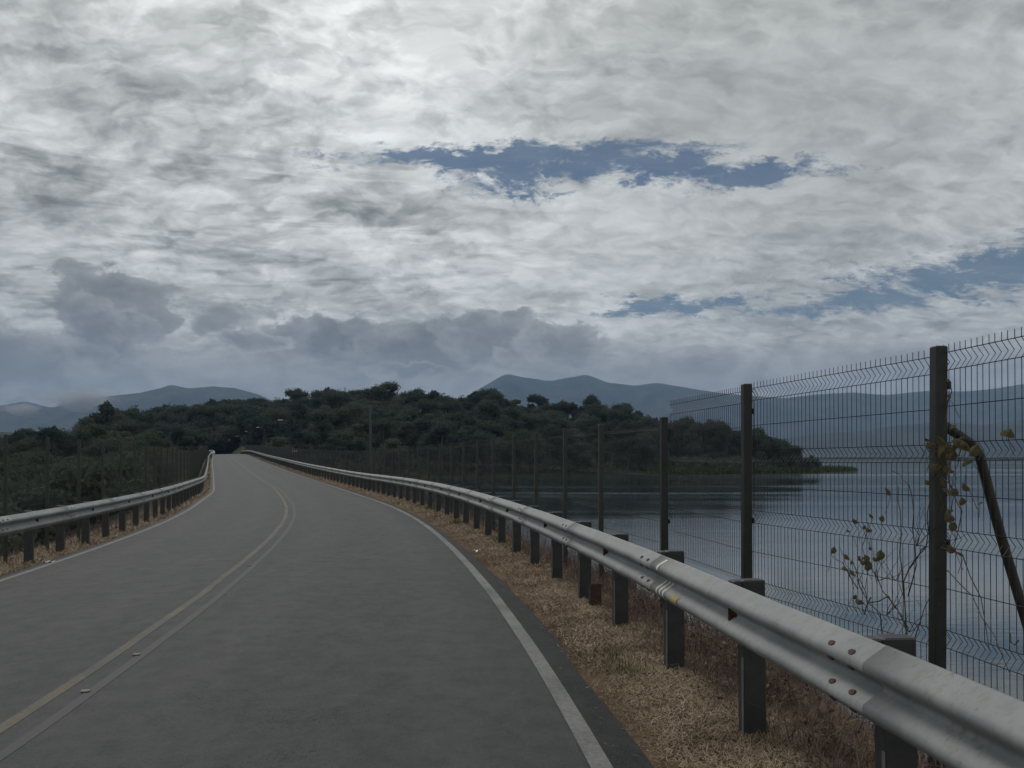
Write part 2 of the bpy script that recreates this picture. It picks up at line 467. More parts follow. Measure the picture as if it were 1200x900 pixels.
stripe('edge_line', 0.0, .11, -28, 240, M_WHITE, .006, 11)
stripe('edge_line', -WIDTH + .05, .10, -28, 240, M_WHITE, .006, 12)
stripe('centre_line', -3.20, .085, -28, 200, M_YELLOW, .02, 13)
stripe('centre_line', -2.98, .075, -28, 200, M_YELLOW2, .02, 14)

# ------------------------------------------------------------------ guardrails
PROFILE = [(0.0,0.0),(.008,.004),(.014,.010),(.062,.044),(.078,.058),(.084,.070),(.084,.084),(.079,.096),(.070,.104),(.022,.140),(.013,.149),(.013,.161),(.022,.170),(.070,.206),(.079,.214),(.084,.226),(.084,.240),(.078,.252),(.062,.266),(.014,.300),(.008,.306),(0.0,.31)]
PROFILE = [(n, z * .935 + .020) for n, z in PROFILE]
def beam_mesh(pts, normals, name, mat, org):
    prof = PROFILE + [(n - .005, z) for n, z in PROFILE[::-1]]
    k = len(prof); vs = []; fs = []
    for p, nn in zip(pts, normals):
        for n, z in prof: vs.append((p.x + nn.x*n - org.x, p.y + nn.y*n - org.y, p.z + z - org.z))
    for i in range(len(pts) - 1):
        for j in range(k):
            q = (j + 1) % k
            fs.append((i*k+j, i*k+q, i*k+k+q, i*k+k+j))
    fs.append(tuple(range(k))); fs.append(tuple((len(pts)-1)*k + j for j in range(k-1, -1, -1)))
    return mesh_from(name, vs, fs, mat, True)

def arc_positions(o, d0, d1, step):
    ds = np.arange(d0, d1, .1); x = XR(ds) + o * SQ(ds)
    s = np.concatenate([[0], np.cumsum(np.hypot(np.diff(x), np.diff(ds)))])
    return np.interp(np.arange(0, s[-1], step), s, ds)

def guardrail(name, side, off, d_first, label, d_end):
    o_post = off if side > 0 else -WIDTH - off
    root = empty(name, rp(5.0, o_post, -.06))
    tag(root, label, 'guardrail', 'guardrails along the road')
    org = Vector(root.location)
    pd = np.concatenate([d_first, arc_positions(o_post, d_first[-1] + 1.66, d_end, 1.70)])
    RAILTOP = .845 if side > 0 else .76
    TOP = RAILTOP + .005
    def lift(d): return Vector((0, 0, .035 * max(0., 1 - d / 4.5) if side > 0 else 0.))
    def frame(d, o):
        t = (rp(d + .3, o) - rp(d - .3, o)); t.z = 0; t.normalize()
        n = Vector((-t.y, t.x, 0)) * side            # towards the road
        return t, n
    # posts: a folded steel section, deeper across the road than along it
    proto = None
    mb = MB(); H = 1.05
    mb.box((.025, 0, TOP - H/2), (.124, .095, H), 0, .006)
    mb.box((-.062, 0, TOP - .122), (.050, .088, .238), 0, .006)      # block between post and beam
    nf = len(mb.f)
    mb.box((-.0395, -.041, TOP - H/2 - .2), (.008, .018, H - .42), 0, .002)  # narrow strip of lighter colour on the road side
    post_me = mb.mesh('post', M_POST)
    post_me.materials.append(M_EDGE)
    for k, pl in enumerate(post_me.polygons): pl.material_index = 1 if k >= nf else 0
    cap = 100
    rest = MB()
    for i, d in enumerate(pd):
        p = rp(d, o_post); t, n = frame(d, o_post)
        rz = math.atan2(-n.y * 1, -n.x) + random.uniform(-.04, .04)
        if i < cap:
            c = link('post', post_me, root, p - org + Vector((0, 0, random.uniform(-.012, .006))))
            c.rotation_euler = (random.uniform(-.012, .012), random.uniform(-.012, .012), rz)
        else:
            rest.box((p.x, p.y, p.z + .28), (.165, .10, .95), rz)
    if len(pd) > cap:
        tag(rest.build('post', M_POST, root, origin=org), kind='stuff')
    # beams, two post bays each
    face = off - .115 if side > 0 else off - .115
    o_beam = face if side > 0 else -WIDTH - face
    nb = len(pd) // 2
    for b in range(nb):
        da, db = pd[2*b], pd[min(2*b + 2, len(pd)-1)]
        if side > 0: da_, db_ = da - .22, db - .22
        else: da_, db_ = da - .15, db - .15
        ds = np.linspace(da_, db_, 7)
        jig = .0015 * (b % 2)
        pts = [rp(d, o_beam, RAILTOP - .31 + (.035 * max(0., 1 - d / 4.5) if side > 0 else 0)) + frame(d, o_beam)[1] * jig for d in ds]
        ns = [frame(d, o_beam)[1] for d in ds]
        pts = [p + ns[0] * random.uniform(-.0015, .0015) + Vector((0, 0, random.uniform(-.002, .002))) for p in pts]
        bo = link('beam', beam_mesh(pts, ns, 'beam', M_GALV, org), root)
        if da < 34:
            # rusty splice bolts near the start of the beam, plate washer at its middle
            pass
            for dd in ((.14, .34) if True else ()):
                d = da_ + dd * .9
                q = rp(d, o_beam, RAILTOP - .31) + lift(d); t, n = frame(d, o_beam)
                for zz in (.061, .121, .213, .265):
                    if da > 14 and zz in (.061, .213): continue
                    nn_ = np.interp(zz, [z for _, z in PROFILE], [k for k, _ in PROFILE]) + jig
                    c = q + n * (nn_ + .0015) + Vector((0, 0, zz))
                    R = Matrix((t, n, Vector((0, 0, 1)))).transposed()
                    vs = []; fs = []
                    # shallow oval bolt head lying on the slope of the beam
                    up = (Vector((0,0,1)) * math.cos(.7) - n * math.sin(.7) * (1 if zz in (.265, .121) else -1)).normalized()
                    nrm = t.cross(up).normalized()
                    if nrm.dot(n) < 0: nrm = -nrm
                    for a in range(10):
                        an = 2*PI*a/10
                        vs.append(c + t*math.cos(an)*.027 + up*math.sin(an)*.015 - nrm*.004)
                    for a in range(10):
                        an = 2*PI*a/10
                        vs.append(c + t*math.cos(an)*.021 + up*math.sin(an)*.011 + nrm*.005)
                    fs = [(a, (a+1)%10, 10+(a+1)%10, 10+a) for a in range(10)] + [tuple(range(10, 20))]
                    sp = MB(); sp.add(vs, fs); sp.build('splice_bolt', M_HOLE, bo, origin=org)
            dm = pd[2*b + 1] - (.20 if side > 0 else .12)
            q = rp(dm, o_beam, RAILTOP - .31 + .165) + lift(dm); t, n = frame(dm, o_beam)
            R = Matrix((t, n, Vector((0, 0, 1)))).transposed()
            w = MB(); w.box(q + n * .030, (.012, .045, .066), tilt=R, bev=.002)
            w.box(q + n * .018, (.05, .010, .05), tilt=R, bev=.002)
            w.build('plate_washer', M_RUST, bo, origin=org)
    return root, pd, frame, o_beam, RAILTOP, org

gr, pdR, frameR, obR, RT, orgR = guardrail('guardrail', 1, .86, [.4, 1.98, 3.6, 5.24, 6.86, 8.6, 10.25], 'grey steel guardrail on dark posts in front of the lakeside fence', 236)
gl, pdL, frameL, obL, _, orgL = guardrail('guardrail', -1, .55, [3.9, 5.6, 7.3, 9.0], 'grey steel guardrail on dark posts along the far left road edge', 236)

# painted strokes and an ochre smear on the right rail
def rail_strip(d0, lean, z0, z1, w, lift, mat, name):
    vs = []; fs = []; zs = np.linspace(z0, z1, 14)
    for i, z in enumerate(zs):
        d = d0 + lean * (z - z0) + .018 * math.sin((z - z0) / (z1 - z0) * PI)
        n_ = np.interp(z, [q for _, q in PROFILE], [k for k, _ in PROFILE])
        for s in (-.5, .5):
            p = rp(d + s * w, obR, RT - .31 + z); nn = frameR(d, obR)[1]
            vs.append(p + nn * (n_ + .0065 + lift))
    for i in range(len(zs) - 1): fs.append((2*i, 2*i+1, 2*i+3, 2*i+2))
    mb = MB(); mb.add(vs, fs); return mb
mk = MB()
for k in range(3):
    s = rail_strip(6.42 - .085 * k, .25, .062, .165, .030, 0, None, '')
    mk.add(s.v, s.f)
mk.build('paint_mark', M_CREAM, gr, origin=orgR)
s = rail_strip(6.42, .0, .235, .300, .045, 0, None, ''); s.build('paint_mark', M_CREAM, gr, origin=orgR)
s = rail_strip(6.0, .1, .068, .125, .16, 0, None, '')
s.build('ochre_smear', M_OCHRE, gr, origin=orgR)

# ------------------------------------------------------------------ welded mesh fences
def panel_mesh(L, H, r=.0024, mat=None):
    """panel in local x (length) and z (up), folds bulging to -y"""
    mb = MB()
    folds = [.08, .55, 1.06, 1.50, 1.955]
    prof = [(0, 0)]
    for f in folds: prof += [(0, f - .045), (-.032, f), (0, f + .045)]
    prof += [(0, H + .012)]
    n = int(round(L / .05))
    vs = []; fs = []
    for i in range(n + 1):
        x = L * i / n + random.uniform(-.002, .002); b = len(vs)
        for (y, z) in prof:
            vs += [(x - r, y, z), (x + r * .5, y - r*.87, z), (x + r * .5, y + r*.87, z)]
        for j in range(len(prof) - 1):
            for k in range(3):
                q = (k + 1) % 3
                fs.append((b+j*3+k, b+j*3+q, b+j*3+3+q, b+j*3+3+k))
    hz = []
    for f in folds: hz += [f - .045, f + .045]
    hz += [(folds[k] + folds[k+1]) / 2 for k in range(len(folds) - 1)]
    for z in hz:
        b = len(vs); rr = r * 1.1
        for x in (0, L): vs += [(x, .005, z - rr), (x, .005 - rr*.87, z + rr*.5), (x, .005 + rr*.87, z + rr*.5)]
        for k in range(3):
            q = (k + 1) % 3; fs.append((b+k, b+q, b+3+q, b+3+k))
    return mesh_from('mesh_panel', vs, fs, mat or M_FENCE)

def fence(name, posts, tops, label, H=2.03):
    """posts: list of ground points; tops: height of the post top"""
    root = empty(name, posts[1]); org = Vector(posts[1])
    tag(root, label, 'fence', 'welded mesh fences on both sides of the road')
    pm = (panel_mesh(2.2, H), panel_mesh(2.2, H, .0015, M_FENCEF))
    pmb = MB(); pmb.box((0, 0, -.5 + 1.25), (.066, .066, 2.5), 0, .006)
    for z in (.25, 1.0, 1.8): pmb.box((0, -.041, z), (.08, .012, .04), 0, .003)
    # cut the shaft so that its top is at z = 2
    pmb.v = [(x, y, min(z, 2.013)) for x, y, z in pmb.v]
    post_me = pmb.mesh('post', M_FPOST)
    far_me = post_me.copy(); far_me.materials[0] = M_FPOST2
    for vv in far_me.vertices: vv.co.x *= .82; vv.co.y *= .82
    for i, p in enumerate(posts):
        nx = posts[min(i+1, len(posts)-1)] - posts[max(i-1, 0)]
        rz = math.atan2(nx.y, nx.x)
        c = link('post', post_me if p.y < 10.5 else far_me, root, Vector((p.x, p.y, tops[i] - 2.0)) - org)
        c.rotation_euler = (random.uniform(-.01,.01), random.uniform(-.01,.01), rz)
    return root, org, pm

def put_panel(root, org, pm, a, b, ztop_a, ztop_b, H, flip):
    v = Vector((b.x, b.y, ztop_b - H)) - Vector((a.x, a.y, ztop_a - H))
    X = v.copy(); L = X.length; X.normalize()
    Y = Vector((-X.y, X.x, 0)).normalized() * flip
    Z = Vector((0, 0, 1))
    M = Matrix(((X.x * L/2.2, Y.x, Z.x, a.x - org.x), (X.y * L/2.2, Y.y, Z.y, a.y - org.y), (X.z * L/2.2, Y.z, Z.z, ztop_a - H - org.z), (0,0,0,1)))
    off = Matrix.Translation(Y * -.05)
    c = link('mesh_panel', pm, root); c.matrix_local = off @ M
    return c

def P3(X, Y, d): return Vector(((X - 600) / F * d, d, (HY - Y) / F * d))

# right fence: first posts where they stand, then at a constant distance behind the rail
dR = [.6, 2.78, 4.98, 7.2, 9.4, 11.65, 13.9, 16.1, 18.3, 20.5]
oR = [1.80, 1.76, 1.69, 1.47, 1.44, 1.36, 1.36, 1.31, 1.31, 1.26]
tR = [.60, .59, .57, .545, .395, .405, .415, .42, .425, .41]
more = arc_positions(1.25, 22.7, 225, 2.25)
postsR = [rp(d, o, -.12) for d, o in zip(dR, oR)] + [rp(d, 1.25, -.12) for d in more]
postsR[2].x = 498 / F * 4.98; postsR[3].x = 275 / F * 7.2; postsR[4].x = 179 / F * 9.4
topsR = tR + [float(ZR(d)) + 1.92 for d in more]
fr, orgF, pmR = fence('mesh_fence', postsR, topsR, 'tall welded mesh fence with dark posts between the road and the lake')
HP = 2.03
for i in range(len(postsR) - 1):
    a, b = postsR[i], postsR[i+1]
    if i < 4: za, zb = (tR[i] - .015, topsR[i+1] - .015) if i < 3 else (.535, .545)
    else: za, zb = topsR[i] + .0, topsR[i+1] + .0
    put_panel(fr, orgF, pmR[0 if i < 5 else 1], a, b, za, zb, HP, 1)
# bent brace pipe behind the near post
d_b = 5.02
br = MB()
br.tube([P3(1096, 492, 4.99), P3(1113, 503, 5.04), P3(1138, 520, 5.10), P3(1148, 533, 5.12), P3(1172, 625, 5.16), P3(1212, 760, 5.22), P3(1240, 860, 5.26)], .026, 8)
br.build('brace', M_BRACE, fr, smooth=True, origin=orgF)
hk = MB(); hk.tube([P3(1184, 742, 5.0), P3(1184, 752, 4.98), P3(1189, 756, 4.97), P3(1194, 750, 4.97)], .004, 5)
hk.build('wire_hook', M_FENCE, fr, origin=orgF)

dL = np.concatenate([arc_positions(-WIDTH - 1.08, 7.3 - 4.4, 225, 2.24)])
dL = dL + (18.3 - dL[np.argmin(abs(dL - 18.3))]) * np.clip(1, 0, 1)
postsL = [rp(d, -WIDTH - 1.08, -.22) for d in dL]
topsL = [float(ZR(d)) + 1.89 for d in dL]
fl, orgFL, pmL = fence('mesh_fence', postsL, topsL, 'welded mesh fence with dark posts on the left side, before wooded hillside')
for i in range(len(postsL) - 1):
    put_panel(fl, orgFL, pmR[1], postsL[i], postsL[i+1], topsL[i], topsL[i+1], HP, -1)

# ------------------------------------------------------------------ street lamps
def lamp_post(d, height, head=True, arm=1.35):
    base = rp(d, 1.62, -.14)
    return base
def make_lamp(height, arm):
    root = empty('street_lamp')
    mb = MB(); mb.tube([(0,0,-.3),(0,0,.9),(0,0,height-.25),(-.05*0,0,height-.05)], [.06,.055,.04,.035], 10)
    link('pole', mb.mesh('pole', M_LAMP, True), root)
    mb = MB(); mb.tube([(0,0,height-.08),(-.10,0,height+.04),(-arm*.6,0,height+.14),(-arm,0,height+.18)], [.035,.033,.03,.028], 8)
    link('arm', mb.mesh('arm', M_LAMP, True), root)
    mb = MB(); mb.box((-arm-.2,0,height+.19), (.52,.2,.09), 0, .03); 
    link('lamp_head', mb.mesh('lamp_head', M_LHEAD), root)
    mb = MB(); mb.box((-arm-.22,0,height+.138), (.34,.15,.02), 0, .006)
    link('diffuser', mb.mesh('diffuser', M_LHEAD), root)
    return root
def copy_tree(o, parent=None):
    c = o.copy(); COL.objects.link(c)
    if parent: c.parent = parent; c.matrix_parent_inverse = o.matrix_parent_inverse
    for ch in list(o.children): copy_tree(ch, c)
    return c
lamp0 = make_lamp(4.75, .95)
ordn = ['nearest of the white-headed street lamps, standing behind the right guardrail', 'second of the white-headed street lamps receding along the right guardrail',
        'third of the white-headed street lamps receding along the dam', 'fourth of the white-headed street lamps, low against the dark forest',
        'fifth of the white-headed street lamps, near the road crest', 'farthest of the white-headed street lamps, beyond the road crest']
for k, d in enumerate((102, 154, 206, 258, 310, 362)):
    o = lamp0 if k == 0 else copy_tree(lamp0)
    b = rp(d, 1.55, -.14); o.location = b
    s = float(XR(d+1) - XR(d-1)) / 2
    o.rotation_euler = (0, 0, -math.atan(s) * -1.0 + 0.0)
    tag(o, ordn[k], 'street lamp', 'street lamps along the right guardrail')
mp = empty('lamp_pole', rp(50.5, 1.60, -.14)); tag(mp, 'plain dark pole without a lamp head behind the right guardrail', 'pole')
mb = MB(); mb.tube([(0,0,-.3),(0,0,.9),(0,0,4.45)], [.07,.06,.045], 10); link('shaft', mb.mesh('shaft', M_FPOST, True), mp)
mb = MB(); mb.box((0,0,.02), (.28,.28,.03), 0, .006); link('base_plate', mb.mesh('base_plate', M_FPOST), mp)
sg = empty('plate_sign', rp(100.5, 1.9, -.14)); tag(sg, 'small white plate on a thin post behind the right guardrail', 'sign')
mb = MB(); mb.tube([(0,0,-.3),(0,0,1.85)], .03, 8); link('post', mb.mesh('post', M_LAMP), sg)
mb = MB(); mb.box((0,-.04,1.72), (.5,.02,.2), .15, .006); link('plate', mb.mesh('plate', M_LHEAD), sg)

# ------------------------------------------------------------------ far white car
def make_car(loc, rz):
    root = empty('parked_car', loc); root.rotation_euler = (0, 0, rz)
    prof = [(-2.05,.32),(-2.08,.72),(-1.95,.86),(-1.15,.93),(-.55,1.42),(.75,1.46),(1.55,.98),(2.02,.9),(2.06,.5),(2.0,.32)]
    vs = []; fs = []
    for s in (-1, 1):
        for (y, z) in prof:
            w = .86 if z < 1.0 else .66
            vs.append((s * w, y, z))
    n = len(prof)
    for i in range(n): j = (i+1) % n; fs.append((i, j, n+j, n+i))
    fs.append(tuple(range(n-1,-1,-1))); fs.append(tuple(range(n, 2*n)))
    mb = MB(); mb.add(vs, fs); link('body', mb.mesh('body', M_CARP), root)
    mb = MB(); mb.add([(-.6,-1.09,.965),(.6,-1.09,.965),(.56,-.60,1.375),(-.56,-.60,1.375)], [(0,1,2,3)])
    mb.v = [(x, y-.012, z+.012) for x,y,z in mb.v]; link('windscreen', mb.mesh('windscreen', M_GLASS), root)
    for s in (-1, 1):
        for y in (-1.3, 1.3):
            mb = MB(); mb.tube([(s*.72,y,.32),(s*.885,y,.32)], .32, 14); link('wheel', mb.mesh('wheel', M_TYRE), root)
        mb = MB(); mb.box((s*.6,-2.07,.68), (.3,.05,.13), 0, .02); link('headlight', mb.mesh('headlight', M_LHEAD), root)
    return root
cz = rp(292, -5.0, 0.02)
car = make_car(cz, math.atan(.32)); tag(car, 'tiny white car far off where the road reaches the forest', 'car')

# ------------------------------------------------------------------ small things on and beside the road
stub = empty('rusted_stub', rp(9.55, .62, -.06)); stub.location = P3(698, 714, 9.75); stub.location.z = float(ZR(9.75)) - .06
tag(stub, 'short rusted steel stub standing in dry grass beside the guardrail posts', 'post stub')
mb = MB(); mb.box((0,0,.11), (.10,.08,.42), .2, .006); link('shaft', mb.mesh('shaft', M_RUST), stub)
mb = MB(); mb.box((-.055,.0,.10), (.014,.075,.40), .2, .003); link('flange', mb.mesh('flange', M_BRACE), stub)

stud_me = MB(); stud_me.box((0,0,.008), (.055,.045,.010), 0, .003); stud_me.box((0,-.024,.007),(.04,.008,.008),0,.002)
stud_me = stud_me.mesh('road_stud', M_PATCH)
for X, Y, lab in ((100, 804, 'worn cream road stud between the faded yellow lines, nearest the camera'), (160, 762, 'worn cream road stud on the yellow lines, second from the camera'),
                  (292, 660, 'worn cream road stud on the yellow lines at the start of the bend')):
    d = F * 1.46 / (Y - HY); x = (X - 600) / F * d
    o = link('road_stud', stud_me, None, (x, d, float(ZR(d)) + .002)); o.rotation_euler = (0, 0, .12 + random.uniform(-.2, .2))
    tag(o, lab, 'road stud', 'road studs on the centre line')
def litter(X, Y, lab, dz, w):
    d = F * 1.54 / (Y - HY); x = (X - 600) / F * d
    vs = []; fs = []; n = 5
    for i in range(n + 1):
        for j in range(3):
            vs.append((w*(i/n - .5), .05*(j-1), .012 + .018*math.sin(i*2.1 + j*1.7)))
    for i in range(n):
        for j in range(2): a = i*3 + j; fs.append((a, a+3, a+4, a+1))
    me = mesh_from('paper_scrap', vs, fs, M_LHEAD)
    so = link('paper_scrap', me, None, (x, d, float(ground(x, d)) + dz)); so.rotation_euler = (0, 0, random.uniform(-.4, .4))
    md = so.modifiers.new('t', 'SOLIDIFY'); md.thickness = .003
    tag(so, lab, 'litter')
litter(558, 651, 'white paper scrap on the asphalt edge beside the right white line', .045, .15)
litter(57, 654, 'white paper scrap on the dry grass beside the left white line', .03, .16)

# ------------------------------------------------------------------ grass (stuff)
def blades(name, pos, length, width, elev, mat, kindlabel=None, bend=.0, az=None):
    n = len(pos)
    az = rng.uniform(0, 2*PI, n) if az is None else az
    d = np.stack([np.cos(az)*np.cos(elev), np.sin(az)*np.cos(elev), np.sin(elev)], -1)
    side = np.stack([-np.sin(az), np.cos(az), np.zeros(n)], -1)
    tw = rng.uniform(-.8, .8, n)[:, None]
    side = side + tw * np.array([0, 0, 1.0]); side /= np.linalg.norm(side, axis=1)[:, None]
    L = length[:, None]; W = (width / 2)[:, None]
    a = pos - side*W; b = pos + side*W
    bn = rng.normal(0, bend, (n, 3)) * L
    mid = pos + d*L*.55 + bn*.3 + np.array([0,0,1.0])*L*bend*.3
    c = mid + side*W*.8; e = mid - side*W*.8
    tip = pos + d*L + bn
    v = np.stack([a, b, c, e, tip], 1).reshape(-1, 3)
    i = np.arange(n)[:, None] * 5
    q = np.concatenate([i, i+1, i+2, i+3], 1)
    t = np.concatenate([i+3, i+2, i+4, i+4], 1)
    faces = np.empty((2*n, 4), dtype=np.int64); faces[0::2] = q; faces[1::2] = t
    me = bpy.data.meshes.new(name)
    me.vertices.add(len(v)); me.vertices.foreach_set('co', v.astype(np.float32).ravel())
    li = np.concatenate([q, t[:, :3]], 1).astype(np.int32)          # 4 + 3 loops per blade
    me.loops.add(7*n); me.loops.foreach_set('vertex_index', li.ravel())
    me.polygons.add(2*n)
    st = np.empty(2*n, np.int32); st[0::2] = np.arange(n)*7; st[1::2] = np.arange(n)*7 + 4
    tot = np.empty(2*n, np.int32); tot[0::2] = 4; tot[1::2] = 3
    me.polygons.foreach_set('loop_start', st); me.polygons.foreach_set('loop_total', tot)
    me.update(calc_edges=True); me.materials.append(mat)
    return link(name, me)

def scatter(o0, o1, d0, d1, dens):
    n = int(dens * (d1 - d0) * (o1 - o0))
    d = rng.uniform(d0, d1, n); o = rng.uniform(o0, o1, n)
    x = XR(d) + o * SQ(d); z = ground(x, d)
    return np.stack([x, d, z], -1), o

def cat(*a): return np.concatenate(a)
sets = []
for (d0, d1, dens, sc) in ((2.8, 7, 11000, .9), (7, 12, 6000, 1.15), (12, 24, 900, 1.7), (24, 60, 170, 3.0), (60, 160, 22, 6.0)):
    for o0, o1 in ((.24, 1.2),):
        p, o = scatter(o0, o1, d0, d1, dens); k = len(p)
        edge = np.clip((o - .24) / .18, .25, 1)
        keep = rng.uniform(0, 1, k) < edge
        p = p[keep]; k = len(p)
        sets.append((p, rng.uniform(.016, .055, k)*sc**.8, rng.uniform(.0026, .0052, k)*sc, rng.uniform(-.02, .7, k)))
for (d0, d1, dens, sc) in ((9, 26, 500, 2.0), (26, 60, 140, 3.2), (60, 160, 20, 6.0)):
    p, o = scatter(-WIDTH - 1.6, -WIDTH - .17, d0, d1, dens); k = len(p)
    sets.append((p, rng.uniform(.03, .10, k)*sc**.8, rng.uniform(.003, .0055, k)*sc, rng.uniform(0, .7, k)))
p, o = scatter(.02, .30, 2.8, 14, 160); k = len(p)     # straw blown onto the asphalt edge
keep = rng.uniform(0, 1, k) < (o / .30) ** 2 ; p = p[keep]; k = len(p)
p[:, 2] = ZR(p[:, 1]) - .004
sets.append((p, rng.uniform(.015, .05, k), rng.uniform(.002, .004, k), rng.uniform(0, .15, k)))
g = blades('dry_grass', cat(*[s[0] for s in sets]), cat(*[s[1] for s in sets]), cat(*[s[2] for s in sets]), cat(*[s[3] for s in sets]), M_STRAW, bend=.12)
tag(g, 'short straw-coloured dry grass on the verges beside the road', 'grass', kind='stuff')

sets = []
for (o0, o1, d0, d1, dens, sc) in ((.95, 2.3, 2.5, 8, 1500, .9), (.95, 2.5, 8, 16, 700, 1.2), (1.0, 2.6, 16, 40, 90, 2.0), (1.0, 3, 40, 120, 14, 4.5),
                                   (-WIDTH-3.2, -WIDTH-.75, 8, 30, 120, 1.7), (-WIDTH-4.0, -WIDTH-.8, 30, 120, 14, 4.0)):
    p, o = scatter(o0, o1, d0, d1, dens); k = len(p)
    cl = fbm(p[:,0], p[:,1], 21, 3, 2.2)
    keep = rng.uniform(-.5, .6, k) < cl + .15
    p = p[keep]; k = len(p)
    sets.append((p, rng.uniform(.06, .30, k)*sc**.35, rng.uniform(.0025, .006, k)*sc, rng.uniform(.2, 1.4, k)))
g = blades('dead_brush', cat(*[s[0] for s in sets]), cat(*[s[1] for s in sets]), cat(*[s[2] for s in sets]), cat(*[s[3] for s in sets]), M_BRUSH, bend=.35)
tag(g, 'reddish brown dead brush under the guardrails and along the fence feet', 'dead brush', kind='stuff')

# green tufts in the verge
tufts = [(720, 786), (588, 640), (535, 618), (505, 600), (612, 650), (740, 800)]
for k, (X, Y) in enumerate(tufts):
    d = F * 1.55 / (Y - HY); x = (X - 600) / F * d
    n = 130 if d < 9 else 90
    pos = np.stack([x + rng.normal(0, .09, n), d + rng.normal(0, .13, n), np.zeros(n)], -1); pos[:,2] = ground(pos[:,0], pos[:,1]) 
    sc = max(1, d / 8)
    base = np.array([x, d, float(ground(x, d))])
    g = blades('grass_tuft', pos - base, rng.uniform(.04, .10, n)*sc**.5, rng.uniform(.003, .006, n)*sc, rng.uniform(.4, 1.3, n), M_TUFT, bend=.2)
    g.location = base
    tag(g, ['small green grass tuft in the straw nearest the camera, beside the white line', 'green grass tuft beside a guardrail post near the bend',
            'green grass tuft at the foot of the far guardrail posts, left of the paper scrap', 'farthest green grass tuft along the right guardrail',
            'green grass tuft between the guardrail and the paper scrap', 'thin green tuft just nearer than the largest tuft in the straw'][k], 'grass tuft', 'green tufts in the dry verge')

# low dead shrubs at the fence foot
def shrub_mesh(name, n, size, mat, seed):
    r = np.random.default_rng(seed); mb = MB()
    for _ in range(n):
        a = r.uniform(0, 2*PI); el = r.uniform(.3, 1.4); L = size * r.uniform(.5, 1.1)
        p = Vector((r.normal(0, size*.12), r.normal(0, size*.12), 0)); pts = [p]
        dv = Vector((math.cos(a)*math.cos(el), math.sin(a)*math.cos(el), math.sin(el)))
        for k in range(4):
            p = p + dv * L/4; dv = (dv + Vector(r.normal(0, .3, 3))).normalized(); pts.append(p)
        mb.tube(pts, [.0045, .004, .003, .0022, .0015], 3, False)
        for q in pts[1:]:
            for _ in range(3):
                e = q + Vector(r.normal(0, size*.11, 3)); 
                mb.tube([q, (q+e)/2 + Vector(r.normal(0,.01,3)), e], [.0022, .0018, .001], 3, False)
                s = Vector(r.normal(0, .012, 3)); w = Vector(r.normal(0, .012, 3))
                mb.add([e, e+s, e+s+w, e+w], [(0,1,2,3)])
    return mb.mesh(name, mat)
sm = [shrub_mesh('dead_shrub', 26, .34, M_BRUSH, s) for s in (1, 2, 3)]
spots = [(832, 745, 7.7, 'dark reddish dead shrub at the fence foot right of the paint-marked rail'), (905, 790, 6.2, 'dead shrub under the rail between the two nearest full posts'),
         (975, 850, 5.0, 'dead shrub beside the nearest guardrail post'), (752, 716, 9.6, 'dead shrub behind the rusted stub'), (862, 770, 6.9, 'low dead shrub beside the post nearest the rusty washer')]
for k, (X, Y, d, lab) in enumerate(spots):
    x = (X - 600) / F * d
    o = link('dead_shrub', sm[k % 3], None, (x, d, float(ground(x, d)) - .02)); o.rotation_euler = (0, 0, k * 1.3)
    tag(o, lab, 'shrub', 'dead shrubs at the fence foot')

# rocks on the lakeside slope
def rock_mesh(seed):
    r = np.random.default_rng(seed); vs = []; n, m = 9, 6
    for i in range(m + 1):
        th = PI * i / m
        for j in range(n):
            ph = 2*PI*j/n; q = 1 + .25*math.sin(3*ph + seed) * math.sin(th) + r.uniform(-.14, .14)
            vs.append((math.sin(th)*math.cos(ph)*q, math.sin(th)*math.sin(ph)*q*.8, math.cos(th)*q*.6))
    fs = [(i*n+j, i*n+(j+1)%n, (i+1)*n+(j+1)%n, (i+1)*n+j) for i in range(m) for j in range(n)]
    return mesh_from('rock', vs, fs, M_ROCK)
rk = [rock_mesh(s) for s in range(4)]
for k in range(70):
    d = random.uniform(5, 60); o_ = random.uniform(2.6, 6.5)
    q = rp(d, o_); z = float(ground(q.x, q.y))
    o = link('rock', rk[k % 4], None, (q.x, q.y, z + .05)); s = random.uniform(.15, .42)
    o.scale = (s, s, s); o.rotation_euler = (random.uniform(-.3,.3), random.uniform(-.3,.3), random.uniform(0, 6))
    tag(o, 'grey rock on the lakeside slope below the mesh fence', 'rock', 'rocks of the lakeside slope')

